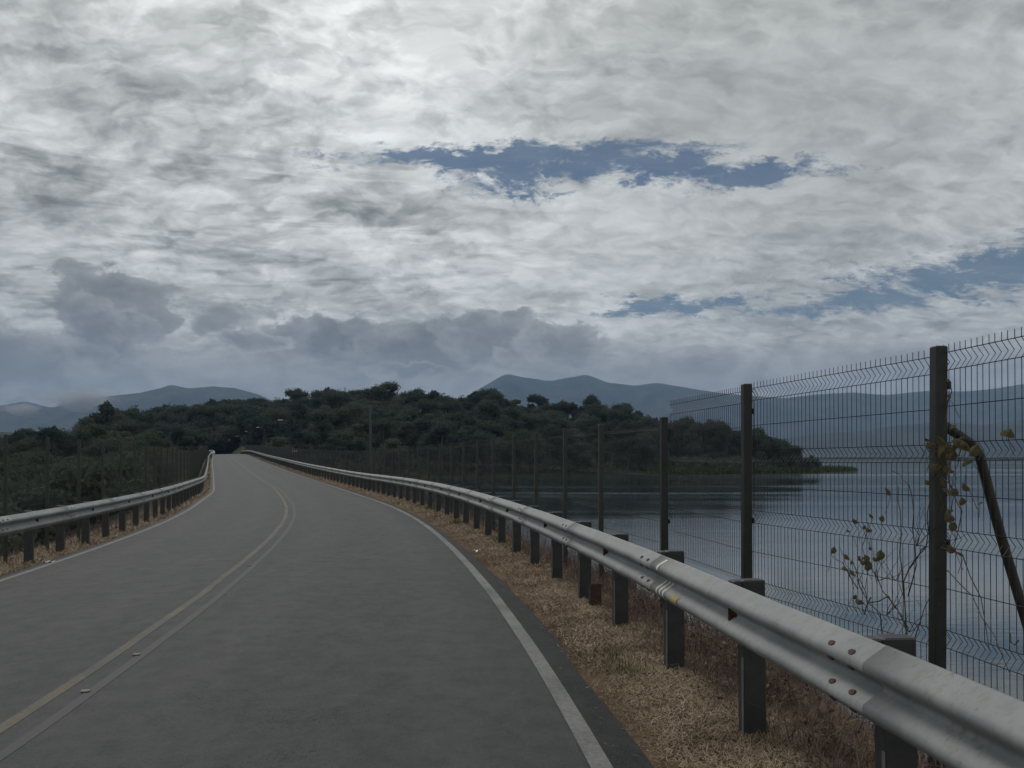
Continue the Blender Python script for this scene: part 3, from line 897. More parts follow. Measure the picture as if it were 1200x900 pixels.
# ------------------------------------------------------------------ vine on the fence
def fence_pt(X, Y, lift=.0):
    a, b = postsR[3], postsR[2]
    if X > 1098: a, b = postsR[2], postsR[1]
    u = (X - 600) / F
    # ray x = u*d hits the fence plane
    s = (u*a.y - a.x) / ((b.x - a.x) - u*(b.y - a.y))
    d = a.y + s*(b.y - a.y)
    p = P3(X, Y, d); return p + Vector((-.03, -.05, 0)) * lift
vine = empty('climbing_vine', fence_pt(1058, 770)); vorg = Vector(vine.location)
tag(vine, 'sparse climbing vine with yellowing leaves on the mesh beside the near post', 'vine')
sv = MB()
stems = [[(1062,775),(1064,735),(1058,700),(1066,665),(1085,640),(1090,600),(1093,560),(1097,530),(1102,515)],
         [(1064,740),(1052,715),(1035,690),(1020,665),(1013,640),(1019,612)], [(1058,720),(1040,700),(1018,705),(1010,680),(992,660),(985,640)],
         [(1066,700),(1075,660),(1072,620),(1071,580),(1060,560),(1046,552)], [(1060,690),(1056,650),(1055,600),(1054,570)], [(1020,700),(1014,720),(1012,712)],
         [(1085,640),(1078,650),(1066,668)], [(1090,690),(1110,670),(1140,700),(1165,745),(1185,790)], [(1100,640),(1130,650),(1150,700),(1160,760)], [(1104,560),(1120,575),(1128,600),(1118,640),(1122,650)],
         [(1102,520),(1112,550),(1117,580),(1116,620)], [(1106,520),(1112,470),(1115,450)], [(1004,690),(990,660),(975,650)], [(1040,760),(1030,720),(1010,690),(1000,655)], [(1062,770),(1080,730),(1090,700)]]
for s in stems:
    pts = []
    for (x0, y0), (x1, y1) in zip(s[:-1], s[1:]):
        for t in (0, .5): pts.append(fence_pt(x0 + (x1-x0)*t + random.uniform(-2,2), y0 + (y1-y0)*t + random.uniform(-2,2), random.uniform(.0, .9)))
    pts.append(fence_pt(*s[-1], .5))
    sv.tube(pts, [.0042 - .0028*i/len(pts) for i in range(len(pts))], 4, False)
rv = random.Random(3)
for k in range(26):
    x0, y0 = rv.choice([(1060,700),(1050,680),(1075,640),(1030,680),(1066,740),(1090,570),(1100,640),(1040,720),(1056,755)])
    pts = [fence_pt(x0, y0, .4)]; a = rv.uniform(-2.6, -.5)
    for q in range(6):
        a += rv.uniform(-.5, .5); x0 += math.cos(a) * 9; y0 += math.sin(a) * 9
        pts.append(fence_pt(x0, y0, rv.uniform(0, 1.2)))
    sv.tube(pts, [.0024 - .0003*i for i in range(len(pts))], 3, False)
STALKS = sv
def leaf_mesh():
    out = [(0,0),(.35,.12),(.52,.42),(.42,.75),(0,1.12),(-.42,.75),(-.52,.42),(-.35,.12)]
    vs = [(x, y, -.55*abs(x) - .30*y*y + .1*math.sin(7*x + 3*y)) for x, y in out] + [(0,.45,.04)]
    fs = [(i, (i+1)%8, 8) for i in range(8)]
    return mesh_from('leaf', vs, fs, M_VLEAF)
lm = leaf_mesh()
leaves = [(1008,612,.05),(1026,607,.04),(1036,611,.04),(1024,622,.045),(1046,580,.06),(1018,660,.06),(1032,656,.065),(1020,668,.06),(998,655,.05),(996,668,.055),(1004,674,.05),(1015,706,.065),
          (977,648,.05),(1103,538,.08),(1098,530,.07),(1110,520,.075),(1132,528,.07),(1138,535,.075),(1134,545,.06),(1116,600,.05),(1120,610,.06),(1118,622,.05),(1128,592,.045),(1122,646,.055),(1131,650,.04),
          (1112,555,.055),(1110,570,.055),(1180,512,.075),(1115,448,.03),(1114,468,.03),(1130,520,.06),(1120,528,.065),(1106,548,.07),(1150,590,.03),(1002,700,.035)] + [(rv.gauss(1112, 12), rv.gauss(545, 28), rv.uniform(.025, .06)) for _ in range(16)] + [(rv.gauss(1015, 16), rv.gauss(650, 26), rv.uniform(.025, .05)) for _ in range(10)]
for k, (X, Y, s) in enumerate(leaves):
    lp = fence_pt(X, Y, 1.0); a = rv.uniform(0, 6.3)
    STALKS.tube([lp, fence_pt(X + 5*math.cos(a), Y + 8 + 3*math.sin(a), .6), fence_pt(X + 12*math.cos(a), Y + 22, .2)], [.0012, .0015, .002], 3, False)
    o = link('leaf', lm, vine, lp - vorg); s *= .8; o.scale = (s, s, s)
    o.rotation_euler = (random.uniform(.7, 1.9), random.uniform(-.7, .7), random.uniform(-1.4, 1.4))

STALKS.build('stem', M_STEM, vine, origin=vorg)
# ------------------------------------------------------------------ trees
def crown(name, R, H, lobes, nleaf, lsize, mat, seed):
    """leaf clumps through several lobes, uneven outline; origin at the trunk foot"""
    r = np.random.default_rng(seed); P = []; cores = []
    for k in range(lobes):
        a = r.uniform(0, 2*PI); rad = R * (0 if k == 0 else r.uniform(.35, .72))
        c = np.array([math.cos(a)*rad, math.sin(a)*rad, H*(.80 if k == 0 else r.uniform(.36, .84))])
        s = np.array([1, 1, r.uniform(.62, .85)]) * R * r.uniform(.34, .55)
        cores.append((c, s))
    V = []; 
    per = nleaf // lobes
    for c, s in cores:
        d = r.normal(size=(per, 3)); d /= np.linalg.norm(d, axis=1)[:, None]
        rr = r.uniform(.55, 1.12, per) ** .7
        lump = 1 + .22*np.sin(d[:,0]*5 + c[0]*3)*np.sin(d[:,1]*5 + c[1]) + .12*np.sin(d[:,2]*9 + c[2])
        p = c + d*s*(rr*lump)[:, None]
        keep = d[:, 2] > -.75
        p = p[keep]; d = d[keep]; n = len(p)
        nrm = d + r.normal(0, .6, (n, 3)); nrm /= np.linalg.norm(nrm, axis=1)[:, None]
        t = np.cross(nrm, r.normal(size=(n, 3))); t /= np.linalg.norm(t, axis=1)[:, None]
        b = np.cross(nrm, t); L = (lsize * r.uniform(.5, 1.3, n))[:, None]; W = L * r.uniform(.45, .9, n)[:, None]
        V.append(np.stack([p - t*L*.5 , p + b*W*.5 - nrm*L*.1, p + t*L*.5, p - b*W*.5 - nrm*L*.1], 1))
    V = np.concatenate(V).reshape(-1, 3); nq = len(V) // 4
    f = np.arange(nq*4).reshape(nq, 4)
    # inner masses so that the crown is not see-through all over
    vs = [V]; fs = [f]; base = len(V)
    for c, s in cores:
        n, m = 9, 6; pts = []
        for i in range(m + 1):
            th = PI*i/m
            for j in range(n):
                ph = 2*PI*j/n; q = .62 * (1 + r.uniform(-.22, .22))
                pts.append(c + np.array([math.sin(th)*math.cos(ph), math.sin(th)*math.sin(ph), math.cos(th)])*s*q)
        ff = [(base+i*n+j, base+i*n+(j+1)%n, base+(i+1)*n+(j+1)%n, base+(i+1)*n+j) for i in range(m) for j in range(n)]
        vs.append(np.array(pts)); fs.append(np.array(ff)); base += len(pts)
    me = mesh_from(name, np.concatenate(vs), np.concatenate(fs), mat)
    return me, cores
def trunk(name, cores, H, rad):
    mb = MB(); top = cores[0][0]
    mb.tube([(0,0,-1.0),(.05,.02,H*.2),(-.06,.08,H*.45),(float(top[0]),float(top[1]),H*.75)], [rad*1.3, rad, rad*.75, rad*.3], 8)
    for c, s in cores[1:]:
        z0 = H*random.uniform(.25, .45)
        mb.tube([(0,0,z0),(float(c[0])*.5,float(c[1])*.5,(z0+float(c[2]))*.52),(float(c[0]),float(c[1]),float(c[2]))], [rad*.55, rad*.35, rad*.12], 6)
    return mb.mesh(name, M_BARK, True)

kinds = []
for k in range(9):
    mat = [M_LEAF, M_LEAF3, M_LEAF, M_LEAF2, M_LEAF3, M_LEAF, M_LEAF2, M_LEAF, M_LEAF3][k]
    Rr = [5.2, 4.6, 5.8, 5.0, 4.2, 6.2, 4.6, 5.4, 5.0][k]; Hh = [13, 14, 12.5, 12, 14.5, 13.5, 11.5, 15, 13][k]
    me, cores = crown('crown', Rr, Hh, [7, 6, 9, 7, 6, 10, 7, 8, 6][k], 4200, .5, mat, 100 + k)
    kinds.append((me, trunk('trunk', cores, Hh, .24), Hh, Rr))
shr = []
for k in range(5):
    me, cores = crown('foliage', 2.4, 3.6, 5, 1300, .36, [M_LEAF, M_LEAF2, M_LEAF3, M_LEAF2, M_LEAF][k], 300 + k)
    shr.append((me, trunk('stem', cores, 3.6, .08)))

def place_tree(name, parts, x, y, s, names, label, catg, group, hs=1.0, sink=.2):
    z = float(ground(x, y))
    root = empty(name, (x, y, z - sink)); root.rotation_euler = (0, 0, random.uniform(0, 2*PI))
    root.scale = (s, s, s * hs)
    for nm, me in zip(names, parts): link(nm, me, root)
    tag(root, label, catg, group)
    return root

def visible_land(x, y):
    u = x / y * F + 600
    o = (x - float(XR(y))) / float(SQ(y))
    if y < 352 and -10 < o < 6: return False
    if not (-60 < u < 1000): return False
    z = float(ground(x, y))
    if u > 240 and z < LAKE + .25: return False
    return True
pts = []
def try_place(x, y, mind):
    if not visible_land(x, y): return False
    for a, b, m in pts:
        if (a-x)**2 + (b-y)**2 < (min(m, mind))**2: return False
    pts.append((x, y, mind)); return True
placed = []
R_ = random.Random(5)
def fill(n, tries, u0, u1, dfun, mind, w):
    c = 0
    for _ in range(tries):
        if c >= n: break
        u = R_.uniform(u0, u1); d = dfun(u); x = px(u) * d
        if try_place(x, d, mind): placed.append((x, d, w)); c += 1
fill(125, 4000, 100, 764, lambda u: float(np.interp(u, _rx, _rd)) - R_.uniform(0, 34), 5.0, 'ridge')      # the sky line
fill(44, 900, 176, 310, lambda u: 352 + 70 * R_.random() ** 1.5, 4.6, 'end')                              # the wood closing the road
fill(118, 4000, 250, 764, lambda u: (lambda a, b: a + 3 + (b - 30 - a) * R_.random())(float(np.interp(u, _rx, _sh)), float(np.interp(u, _rx, _rd))), 6.4, 'slope')
fill(150, 5000, -40, 240, lambda u: (lambda a, b: a + (b - a) * R_.random() ** 1.2)(float(np.interp(u, _rx, _sh)), float(np.interp(u, _rx, _rd))), 5.6, 'left')
for i, (x, d, w) in enumerate(placed):
    u = x / d * F + 600
    k = R_.randrange(9); s = R_.uniform(.82, 1.06)
    if w == 'end': s *= 1.12; k = R_.choice((1, 4, 8, 2))
    if w == 'left': s *= .55 if d < 150 else .66
    if w == 'left' and R_.random() < .6: k = R_.choice((3, 6, 0))
    lab = {'end': 'dark tree in the wood that closes the far end of the road', 'ridge': 'dark broadleaf tree on the skyline of the wooded hill', 'slope': 'dark green broadleaf tree on the lakeside face of the wooded hill',
           'left': 'green broadleaf tree in the valley left of the road, behind the fence'}[w]
    grp = {'end': 'trees closing the end of the road', 'ridge': 'skyline trees of the wooded hill', 'slope': 'trees on the lakeside face of the hill', 'left': 'trees in the valley left of the road'}[w]
    place_tree('valley_tree' if w == 'left' else 'broadleaf_tree', kinds[k][:2], x, d, s, ('crown', 'trunk'), lab, 'tree', grp, R_.uniform(.84, 1.1), .9)
# peninsula trees
ptree = 0
_tz = lambda u: float(np.interp(u, [760, 790, 812, 850, 890, 920, 945, 985], [486, 491, 487, 494, 504, 514, 531, 545]))
for k in range(44):
    u = 758 + k * 4.6 + R_.uniform(-2, 2); d = float(np.interp(u, _rx, _rd)) - R_.uniform(1, 26); x = px(u) * d
    top = (HY - _tz(u) - R_.uniform(-2, 7)) / F * d; g0 = float(ground(x, d)); hgt = top - g0
    if hgt < 1.5: continue
    kk = kinds[(k * 2) % 9]; sx = min(1.0, max(.35, hgt / 11.0)) * R_.uniform(.75, 1.0); sz_ = (hgt + 1.5) / (kk[2] * .98)
    place_tree('peninsula_tree', kk[:2], x, d, sx, ('crown', 'trunk'), 'dark tree on the low peninsula running out into the lake', 'tree', 'trees on the peninsula', sz_ / sx, 1.5); ptree += 1
# shrubs: shore, valley floor, under the trees
ns = 0
for _ in range(9000):
    if ns >= 280: break
    if R_.random() < .6:
        u = R_.uniform(-40, 235); sh = float(np.interp(u, _rx, _sh)); d = R_.uniform(sh*.55, sh + 80); w = 0
    else:
        u = R_.uniform(262, 945) if R_.random() < .5 else R_.uniform(750, 945); sh = float(np.interp(u, _rx, _sh)); d = sh + R_.uniform(8, 40 if u > 750 else 26); w = 1
    x = px(u) * d
    if not visible_land(x, d): continue
    k = R_.randrange(5)
    place_tree('bush', shr[k], x, d, R_.uniform(.7, 1.3) if u < 870 else R_.uniform(.4, .7), ('foliage', 'stem'), 'green bush on the lake shore at the foot of the wooded hill' if w else 'green bush on the valley slope left of the road', 'bush',
               'shore bushes' if w else 'bushes on the left slope', 1.0, .25); ns += 1
for k in range(18):
    u = 196 + k * 6.2 + R_.uniform(-2, 2); d = R_.uniform(337.5, 343); x = px(u) * d
    place_tree('bush', shr[k % 5], x, d, R_.uniform(1.7, 2.6), ('foliage', 'stem'), 'dark bush under the trees that close the far end of the road', 'bush', 'bushes closing the end of the road', 1.15, .4)
for k in range(26):
    u = 184 + k * 4.7 + R_.uniform(-2, 2); d = R_.uniform(347, 366); x = px(u) * d
    place_tree('bush', shr[k % 5], x, d, R_.uniform(1.5, 2.3), ('foliage', 'stem'), 'dark bush under the trees that close the far end of the road', 'bush', 'bushes closing the end of the road', 1.1, .4)
# undergrowth over the hill
n = 40000
u = rng.uniform(-80, 960, n); sh = np.interp(u, _rx, _sh); rd = np.interp(u, _rx, _rd)
d = sh + (rd + 20 - sh) * rng.uniform(0, 1, n); d = np.where(u < 235, np.maximum(d, 60), d)
x = (u - 600) / F * d; z = ground(x, d); o = (x - XR(d)) / SQ(d)
keep = ((o < -9) | (o > 5) | (d > 350)) & ((z > LAKE + .1) | (u < 235))
p = np.stack([x, d, z + rng.uniform(0, 2.6, n)], -1)[keep]; k = len(p)
g = blades('undergrowth', p, rng.uniform(.8, 2.0, k), rng.uniform(.5, 1.1, k), rng.uniform(0, 1.4, k), M_LEAF, bend=.2)
tag(g, 'dense green undergrowth covering the ground between the trees', 'undergrowth', kind='stuff')
# reeds on the peninsula
n = 9000
u = rng.uniform(760, 1010, n); sh = np.interp(u, _rx, _sh); d = sh + rng.uniform(0, 16, n) + 2
x = (u - 600) / F * d; z = ground(x, d); keep = z > LAKE - .5
p = np.stack([x, d, np.maximum(z, LAKE)], -1)[keep]; k = len(p)
g = blades('reeds', p, rng.uniform(.9, 2.2, k) * np.interp(u[keep], [760, 960, 1010], [1.2, .9, .6]), rng.uniform(.15, .4, k), rng.uniform(.9, 1.5, k), M_REED, bend=.15)
tag(g, 'pale green reeds fringing the low peninsula', 'reeds', kind='stuff')

# ------------------------------------------------------------------ mountains
def mountain(name, prof, d0, depth, seed, rough):
    U = np.linspace(prof[0][0], prof[-1][0], 420); D = np.linspace(0, 1, 70)
    pr = np.array(prof, float)
    top = (HY - np.interp(U, pr[:,0], pr[:,1])) / F
    k = np.ones(5) / 5; top = np.convolve(np.pad(top, 2, 'edge'), k, 'valid')
    Ug, Dg = np.meshgrid(U, D, indexing='ij')
    d = d0 + depth * (Dg - .5); x = (Ug - 600) / F * d
    env = np.where(Dg < .55, (Dg / .55) ** 1.15, 1 - ((Dg - .55) / .45) ** 2 * .8)
    peak = top[:, None] * (d0 + depth * .05)
    rid = 1 - np.abs(fbm(x, d * .45, seed, 5, 1/430.)) * 2.2
    z = -6 + (peak + 6) * env * (1 + rough * (rid - .6) * (1 - env) * 2.2) + peak * .035 * fbm(x, d, seed + 4, 5, 1/200.) * env
    v = np.stack([x, d, z], -1).reshape(-1, 3); nr, nc = Ug.shape
    i = np.arange(nr*nc).reshape(nr, nc)
    f = np.stack([i[:-1,:-1], i[1:,:-1], i[1:,1:], i[:-1,1:]], -1).reshape(-1, 4)
    return tag(link(name, mesh_from(name, v, f, M_MOUNT, True)), kind='structure')
mountain('mountain_range', [(500,520),(540,470),(575,448),(592,436),(612,441),(645,447),(688,438),(712,447),(745,451),(770,448),(800,454),(835,459),(870,464),(920,466),(960,461),(1000,459),(1040,463),(1080,460),(1120,458),(1160,455),(1200,450),(1300,440),(1450,450),(1600,480)], 7600, 3200, 31, .8)
mountain('mountain_range', [(-500,470),(-200,480),(0,474),(30,470),(60,478),(90,470),(130,465),(165,461),(185,456),(200,451),(222,455),(250,452),(275,455),(300,462),(340,480),(400,500)], 6800, 2600, 37, .8)
mountain('foothill_range', [(740,530),(800,522),(850,514),(900,516),(960,508),(1010,505),(1060,498),(1110,494),(1150,498),(1200,490),(1300,480),(1450,486),(1600,510)], 4700, 1500, 41, .8)
mountain('foothill_range', [(-500,500),(-150,503),(0,506),(40,508),(80,512),(120,518),(160,527)], 1500, 600, 43, .3)

# low wood along the far shore
n = 5000
u = rng.uniform(900, 1420, n); d = rng.uniform(1990, 2080, n); x = (u - 600) / F * d
p = np.stack([x, d, ground(x, d)], -1)
g = blades('far_wood', p, rng.uniform(2, 5, n), rng.uniform(3, 6, n), rng.uniform(.8, 1.5, n), M_MOUNT, bend=.1)
tag(g, 'thin dark line of trees along the far lake shore', 'wood', kind='stuff')

# ------------------------------------------------------------------ haze
def haze(density):
    m = bpy.data.materials.new('haze_air'); m.use_nodes = True; T = NT(m.node_tree)
    for nd in list(T.n): T.n.remove(nd)
    out = T.new('ShaderNodeOutputMaterial'); v = T.new('ShaderNodeVolumePrincipled')
    v.inputs['Color'].default_value = (.46, .66, 1.0, 1); v.inputs['Density'].default_value = density
    v.inputs['Anisotropy'].default_value = .0
    T.l.new(v.outputs[0], out.inputs['Volume'])
    mb = MB(); mb.box((0, 6200, 470), (21000, 12900, 1000 )); mb.v = [(x, y, -12 if z < 0 else 980) for x, y, z in mb.v]
    o = mb.build('haze', m); tag(o, 'thin bluish haze filling the valley', 'haze', kind='stuff')
    o.visible_shadow = True
def mist(X, Y, d, rx, ry, density, label):
    m = bpy.data.materials.new('mist_vapour'); m.use_nodes = True; T = NT(m.node_tree)
    for nd in list(T.n): T.n.remove(nd)
    out = T.new('ShaderNodeOutputMaterial'); v = T.new('ShaderNodeVolumePrincipled'); v.inputs['Color'].default_value = (.95, .97, 1, 1)
    c = coords(T)
    ln = T.new('ShaderNodeVectorMath', operation='LENGTH'); T.put(ln.inputs[0], c)
    n = T.noise(T.vm('MULTIPLY', c, (2.0, 1.0, .8)), 1.5, 5, .62)
    f = T.m('ADD', T.m('SUBTRACT', 1.0, ln.outputs['Value']), T.m('MULTIPLY', T.m('SUBTRACT', n, .5), 2.2))
    T.put(v.inputs['Density'], T.m('MULTIPLY', T.mr(f, .1, .7, 0, 1, True), density)); T.l.new(v.outputs[0], out.inputs['Volume'])
    vs = []; fs = []; a, bq = 16, 10
    for i in range(bq + 1):
        for j in range(a):
            th = PI*i/bq; ph = 2*PI*j/a; vs.append((math.sin(th)*math.cos(ph)*1.05, math.sin(th)*math.sin(ph)*1.05, math.cos(th)*1.05))
    fs = [((i+1)*a+j, (i+1)*a+(j+1)%a, i*a+(j+1)%a, i*a+j) for i in range(bq) for j in range(a)]
    o = link('mist', mesh_from('mist', vs, fs, m)); o.location = P3(X, Y, d); o.scale = (rx/F*d, rx/F*d*.8, ry/F*d)
    tag(o, label, 'mist', kind='stuff')
mist(92, 468, 5150, 52, 15, .010, 'white wisp of mist in front of the left mountains')
mist(24, 479, 5100, 34, 9, .006, 'faint mist low on the far left mountains')
HAZE = 9e-5
if HAZE: haze(HAZE)

# ------------------------------------------------------------------ world
SUN_AZ, SUN_EL = math.radians(-28), math.radians(46)      # azimuth from +Y towards +X
w = bpy.data.worlds.new('World'); scene.world = w; w.use_nodes = True
T = NT(w.node_tree)
for nd in list(T.n): T.n.remove(nd)
out = T.new('ShaderNodeOutputWorld')
sky = T.new('ShaderNodeTexSky'); sky.sky_type = 'NISHITA'; sky.sun_disc = False
sky.sun_elevation = SUN_EL; sky.sun_rotation = SUN_AZ; sky.altitude = 600; sky.air_density = 1.0; sky.dust_density = .6
bg_sky = T.new('ShaderNodeBackground'); T.put(bg_sky.inputs[0], T.mixc(1.0, sky.outputs[0], (.66, .74, .78), 'MULTIPLY')); bg_sky.inputs[1].default_value = .044
dirv = T.new('ShaderNodeTexCoord').outputs['Generated']
sx, sy, sz = T.sep(dirv)
az = T.m('ARCTAN2', sx, sy); el = T.m('ARCSINE', sz)
def ang(X, Y):
    u = (X-600)/F; v = (HY-Y)/F; a = math.atan(u); return a, math.atan(v*math.cos(a))
zz = T.m('ADD', T.m('MAXIMUM', sz, 0.0), .38)
P = T.xyz(T.m('DIVIDE', sx, zz), T.m('DIVIDE', sy, zz), .37)
ae = T.xyz(az, T.m('MULTIPLY', el, 1.6), 0.0)
Pw = T.vm('ADD', P, T.vm('MULTIPLY', T.vm('SUBTRACT', T.noise2(P, 5.0, 3, .5, 0, out='Color'), (.5, .5, .5)), (.10, .07, 0)))
big = T.noise2(T.vm('MULTIPLY', Pw, (1, 1.15, 1)), 3.2, 4, .55, 0); med = T.noise2(T.vm('MULTIPLY', Pw, (1, 1.25, 1)), 14.0, 2, .5, 0)
fine = T.noise2(T.vm('MULTIPLY', Pw, (.9, 1.25, 1)), 36.0, 4, .62, 0)
def billow(vec, scale, detail, rough):
    nd = T.new('ShaderNodeTexVoronoi'); nd.voronoi_dimensions = '2D'; nd.feature = 'SMOOTH_F1'; nd.normalize = True
    T.put(nd.inputs['Vector'], vec); nd.inputs['Scale'].default_value = scale; nd.inputs['Detail'].default_value = detail
    nd.inputs['Roughness'].default_value = rough; nd.inputs['Smoothness'].default_value = .7
    return nd.outputs['Distance']
Pq = T.vm('ADD', Pw, T.vm('MULTIPLY', T.vm('SUBTRACT', T.noise2(Pw, 24.0, 3, .6, 0, out='Color'), (.5, .5, .5)), (.055, .04, 0)))
cells = T.mr(billow(T.vm('MULTIPLY', Pq, (.9, 1.45, 1)), 10.0, 2.0, .62), .19, .44, 1, 0)
cells2 = T.mr(billow(T.vm('MULTIPLY', Pq, (.8, 1.7, 1)), 25.0, 1.0, .5), .18, .48, 1, 0)
wisp = T.noise2(T.vm('MULTIPLY', Pw, (.5, 1.0, 1)), 22, 8, .72, 0)
# warp for the edges of gaps and banks
wn = T.noise2(ae, 26, 5, .62, .2, out='Color'); wn2 = T.noise2(ae, 8, 3, .55, .0, out='Color')
ws = T.sep(T.vm('SUBTRACT', wn, (.5, .5, .5))); ws2 = T.sep(T.vm('SUBTRACT', wn2, (.5, .5, .5)))
azw = T.m('ADD', az, T.m('ADD', T.m('MULTIPLY', ws[0], .05), T.m('MULTIPLY', ws2[0], .08)))
elw = T.m('ADD', el, T.m('ADD', T.m('MULTIPLY', ws[1], .030), T.m('MULTIPLY', ws2[1], .022)))
def blob(X, Y, rx, ry, rot=0.0, warped=True):
    a, e = ang(X, Y); A, E = (azw, elw) if warped else (az, el)
    dx = T.m('SUBTRACT', A, a); dy = T.m('SUBTRACT', E, e)
    if rot:
        c, s = math.cos(rot), math.sin(rot)
        dx, dy = T.m('ADD', T.m('MULTIPLY', dx, c), T.m('MULTIPLY', dy, s)), T.m('SUBTRACT', T.m('MULTIPLY', dy, c), T.m('MULTIPLY', dx, s))
    dx = T.m('DIVIDE', dx, rx / F); dy = T.m('DIVIDE', dy, ry / F)
    return T.m('SUBTRACT', 1.0, T.m('SQRT', T.m('ADD', T.m('MULTIPLY', dx, dx), T.m('MULTIPLY', dy, dy))))
def vmax(*a):
    r = a[0]
    for b in a[1:]: r = T.m('MAXIMUM', r, b)
    return r
# shade of the altocumulus sheet
s = T.m('ADD', T.m('ADD', T.m('MULTIPLY', big, .50), T.m('MULTIPLY', med, .26)), T.m('MULTIPLY', fine, .24))
tex = T.m('ADD', T.m('MULTIPLY', T.mr(s, .41, .58), .42), T.m('ADD', T.m('MULTIPLY', cells, .34), T.m('MULTIPLY', cells2, .24)))
# heavier grey patches upper left
dk = T.mr(T.m('ADD', vmax(blob(190, 120, 190, 95, -.25), blob(250, 185, 120, 40, -.2), blob(60, 40, 120, 60), blob(60, 230, 100, 50), blob(430, 250, 120, 26)), T.m('MULTIPLY', T.m('SUBTRACT', big, .5), 2.2)), 0, .9, 0, 1, True)
glow = vmax(T.mr(blob(330, 60, 560, 330, 0, False), 0, 1), T.mr(blob(420, 270, 520, 190, 0, False), 0, 1, 0, .75))
hi = T.m('ADD', .79, T.m('MULTIPLY', glow, .38))
lo = T.m('ADD', .27, T.m('MULTIPLY', glow, .12))
val = T.m('ADD', T.m('MULTIPLY', tex, T.m('SUBTRACT', hi, lo)), lo)
val = T.m('MULTIPLY', val, T.m('SUBTRACT', 1.0, T.m('MULTIPLY', dk, T.mr(tex, 0, 1, .52, .25))))
bands = T.mr(T.noise2(T.vm('MULTIPLY', ae, (.45, 2.4, 1)), 9.0, 5, .6, .3), .46, .60, 0, 1, True)
bands = T.m('MULTIPLY', bands, T.mr(T.m('ADD', blob(150, 270, 620, 150, 0, False), 0.0), 0, .5))
val = T.m('MULTIPLY', val, T.m('SUBTRACT', 1.0, T.m('MULTIPLY', bands, T.mr(cells, 0, 1, .46, .22))))
# smooth grey veil upper right
veil = T.mr(blob(950, 120, 430, 230, 0, False), -.1, .8)
val = T.m('ADD', T.m('MULTIPLY', val, T.m('SUBTRACT', 1.0, T.m('MULTIPLY', veil, .50))), T.m('MULTIPLY', veil, .50 * .40))
ccol = T.mixc(T.mr(val, .2, .75), (.965, 1.0, .95), (.975, 1.0, .985))
lightband = T.mr(T.m('ABSOLUTE', T.m('SUBTRACT', el, ang(600, 345)[1])), 0, .045, 1, 0, True)
val = T.m('ADD', val, T.m('MULTIPLY', lightband, .03))
# grey bank towards the horizon
def px_el(Y): return math.atan((HY-Y)/F)
bank = T.mr(elw, px_el(388), px_el(440), 0, 1, True)
bt = T.noise2(ae, 17, 6, .62, .3)
bval = T.mr(bt, .38, .64, .26, .42)
val = T.m('ADD', T.m('MULTIPLY', val, T.m('SUBTRACT', 1.0, T.m('MULTIPLY', bank, .82))), T.m('MULTIPLY', T.m('MULTIPLY', bank, .82), bval))
pn = T.noise2(ae, 30, 5, .6, .3); pm_ = T.mr(T.noise2(T.vm('ADD', ae, (3.1, .7, 0)), 22, 5, .6), .32, .68, .80, 1.22)
puffs = [(132,358,66,46,0,.15),(108,405,46,60,0,.17),(10,425,110,45,0,.19),(370,400,60,32,0,.17),(425,405,90,38,.0,.15),(500,412,90,32,0,.165),(575,396,75,38,0,.17),(650,405,60,34,0,.20),(262,372,70,22,.1,.22),(300,400,40,18,0,.22),(480,436,60,12,0,.19)]
for X, Y, rx, ry, rot, shade in puffs:
    b = T.m('ADD', blob(X, Y, rx, ry, rot), T.m('MULTIPLY', T.m('SUBTRACT', pn, .5), .9))
    f = T.m('MULTIPLY', T.mr(b, .0, .22, 0, 1, True), .86)
    sh = T.m('MULTIPLY', T.m('MULTIPLY', pm_, T.mr(b, .0, .6, 1.75, .88)), shade * 1.30)
    val = T.m('ADD', T.m('MULTIPLY', val, T.m('SUBTRACT', 1.0, f)), T.m('MULTIPLY', f, sh))
for X, Y, rx, ry, shade in ((815,414,26,9,.42),(957,428,16,9,.40),(95,466,46,14,.30),(40,478,30,8,.24)):
    f = T.m('MULTIPLY', T.mr(blob(X, Y, rx, ry), -.1, .5, 0, 1, True), .8)
    val = T.m('ADD', T.m('MULTIPLY', val, T.m('SUBTRACT', 1.0, f)), T.m('MULTIPLY', f, shade))
cc = T.mixc(1.0, ccol, T.xyz(val, val, val), 'MULTIPLY')
bg_c = T.new('ShaderNodeBackground'); T.put(bg_c.inputs[0], cc); bg_c.inputs[1].default_value = 1.0
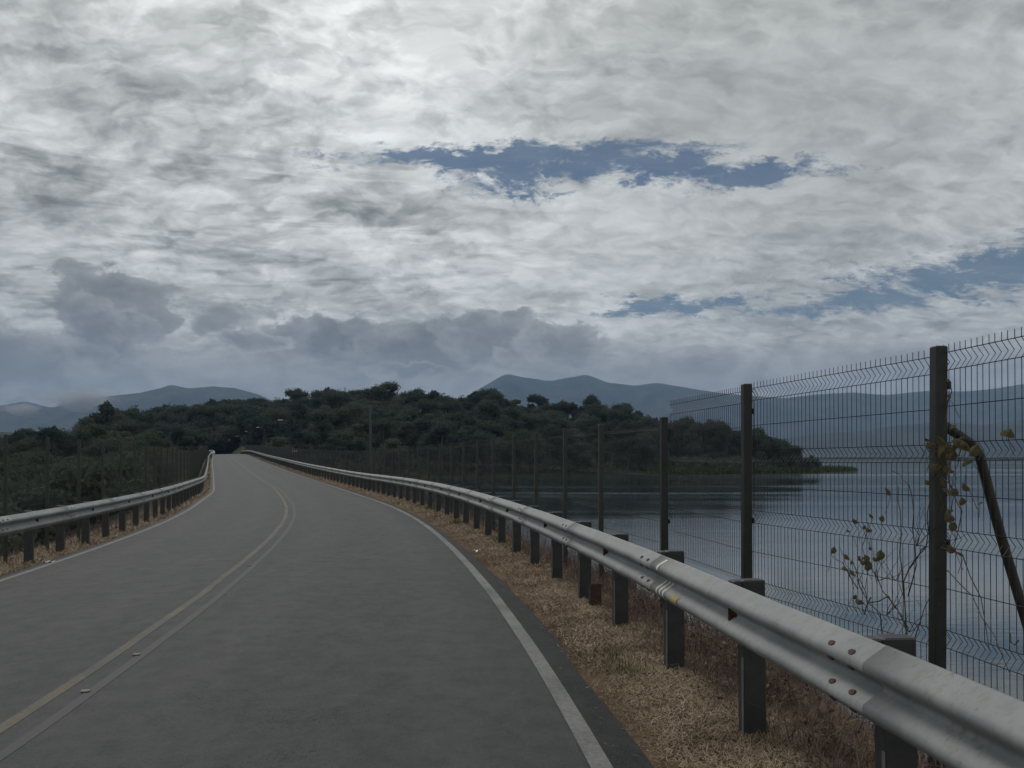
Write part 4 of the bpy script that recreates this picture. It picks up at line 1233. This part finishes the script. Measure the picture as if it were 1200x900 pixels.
# blue gaps
gap = vmax(T.m('ADD', blob(1140,322,110,16,.1), .2), T.m('ADD', vmax(blob(590,184,190,13,.02), blob(600,202,52,22,.15), blob(690,192,105,19), blob(865,203,95,14), blob(780,194,60,12)), .30), blob(1160,315,200,34,.10), blob(1010,350,130,22,.06), blob(790,356,120,13,.03))
wisp2 = T.noise2(T.vm('MULTIPLY', Pq, (.6, 1.1, 1)), 62, 4, .65)
gv = T.m('ADD', gap, T.m('ADD', T.m('MULTIPLY', T.m('SUBTRACT', wisp, .5), 2.4), T.m('MULTIPLY', T.m('SUBTRACT', wisp2, .5), 1.25)))
hole = T.m('MULTIPLY', T.mr(gv, -.05, .75, 0, 1, True), T.mr(T.noise2(T.vm('MULTIPLY', Pw, (.4, 1.2, 1)), 9, 6, .7), .35, .62, 1.0, .90))
mx = T.new('ShaderNodeMixShader'); T.put(mx.inputs[0], hole)
T.l.new(bg_c.outputs[0], mx.inputs[1]); T.l.new(bg_sky.outputs[0], mx.inputs[2]); T.l.new(mx.outputs[0], out.inputs['Surface'])
w.cycles.sampling_method = 'MANUAL'; w.cycles.sample_map_resolution = 512

sun = bpy.data.lights.new('sun', 'SUN'); sun.energy = 1.0; sun.angle = math.radians(14); sun.color = (1.0, .97, .93)
so = bpy.data.objects.new('sun', sun); COL.objects.link(so)
sd = Vector((math.sin(SUN_AZ)*math.cos(SUN_EL), math.cos(SUN_AZ)*math.cos(SUN_EL), math.sin(SUN_EL)))
so.rotation_euler = (-sd).to_track_quat('-Z', 'Y').to_euler()

# ------------------------------------------------------------------ camera and render settings
cam = bpy.data.cameras.new('camera'); co = bpy.data.objects.new('camera', cam); COL.objects.link(co)
co.location = (0, 0, 0); co.rotation_euler = (PI/2, 0, 0)
cam.sensor_width = 36; cam.lens = 36 * F / 1200; cam.shift_y = (HY - 450) / 1200
cam.clip_start = .05; cam.clip_end = 60000
scene.camera = co
scene.render.engine = 'CYCLES'
scene.cycles.use_denoising = True
scene.cycles.max_bounces = 5; scene.cycles.volume_bounces = 0
scene.view_settings.view_transform = 'Standard'; scene.view_settings.look = 'None'
scene.view_settings.gamma = 1; scene.view_settings.exposure = 0; scene.view_settings.use_curve_mapping = False
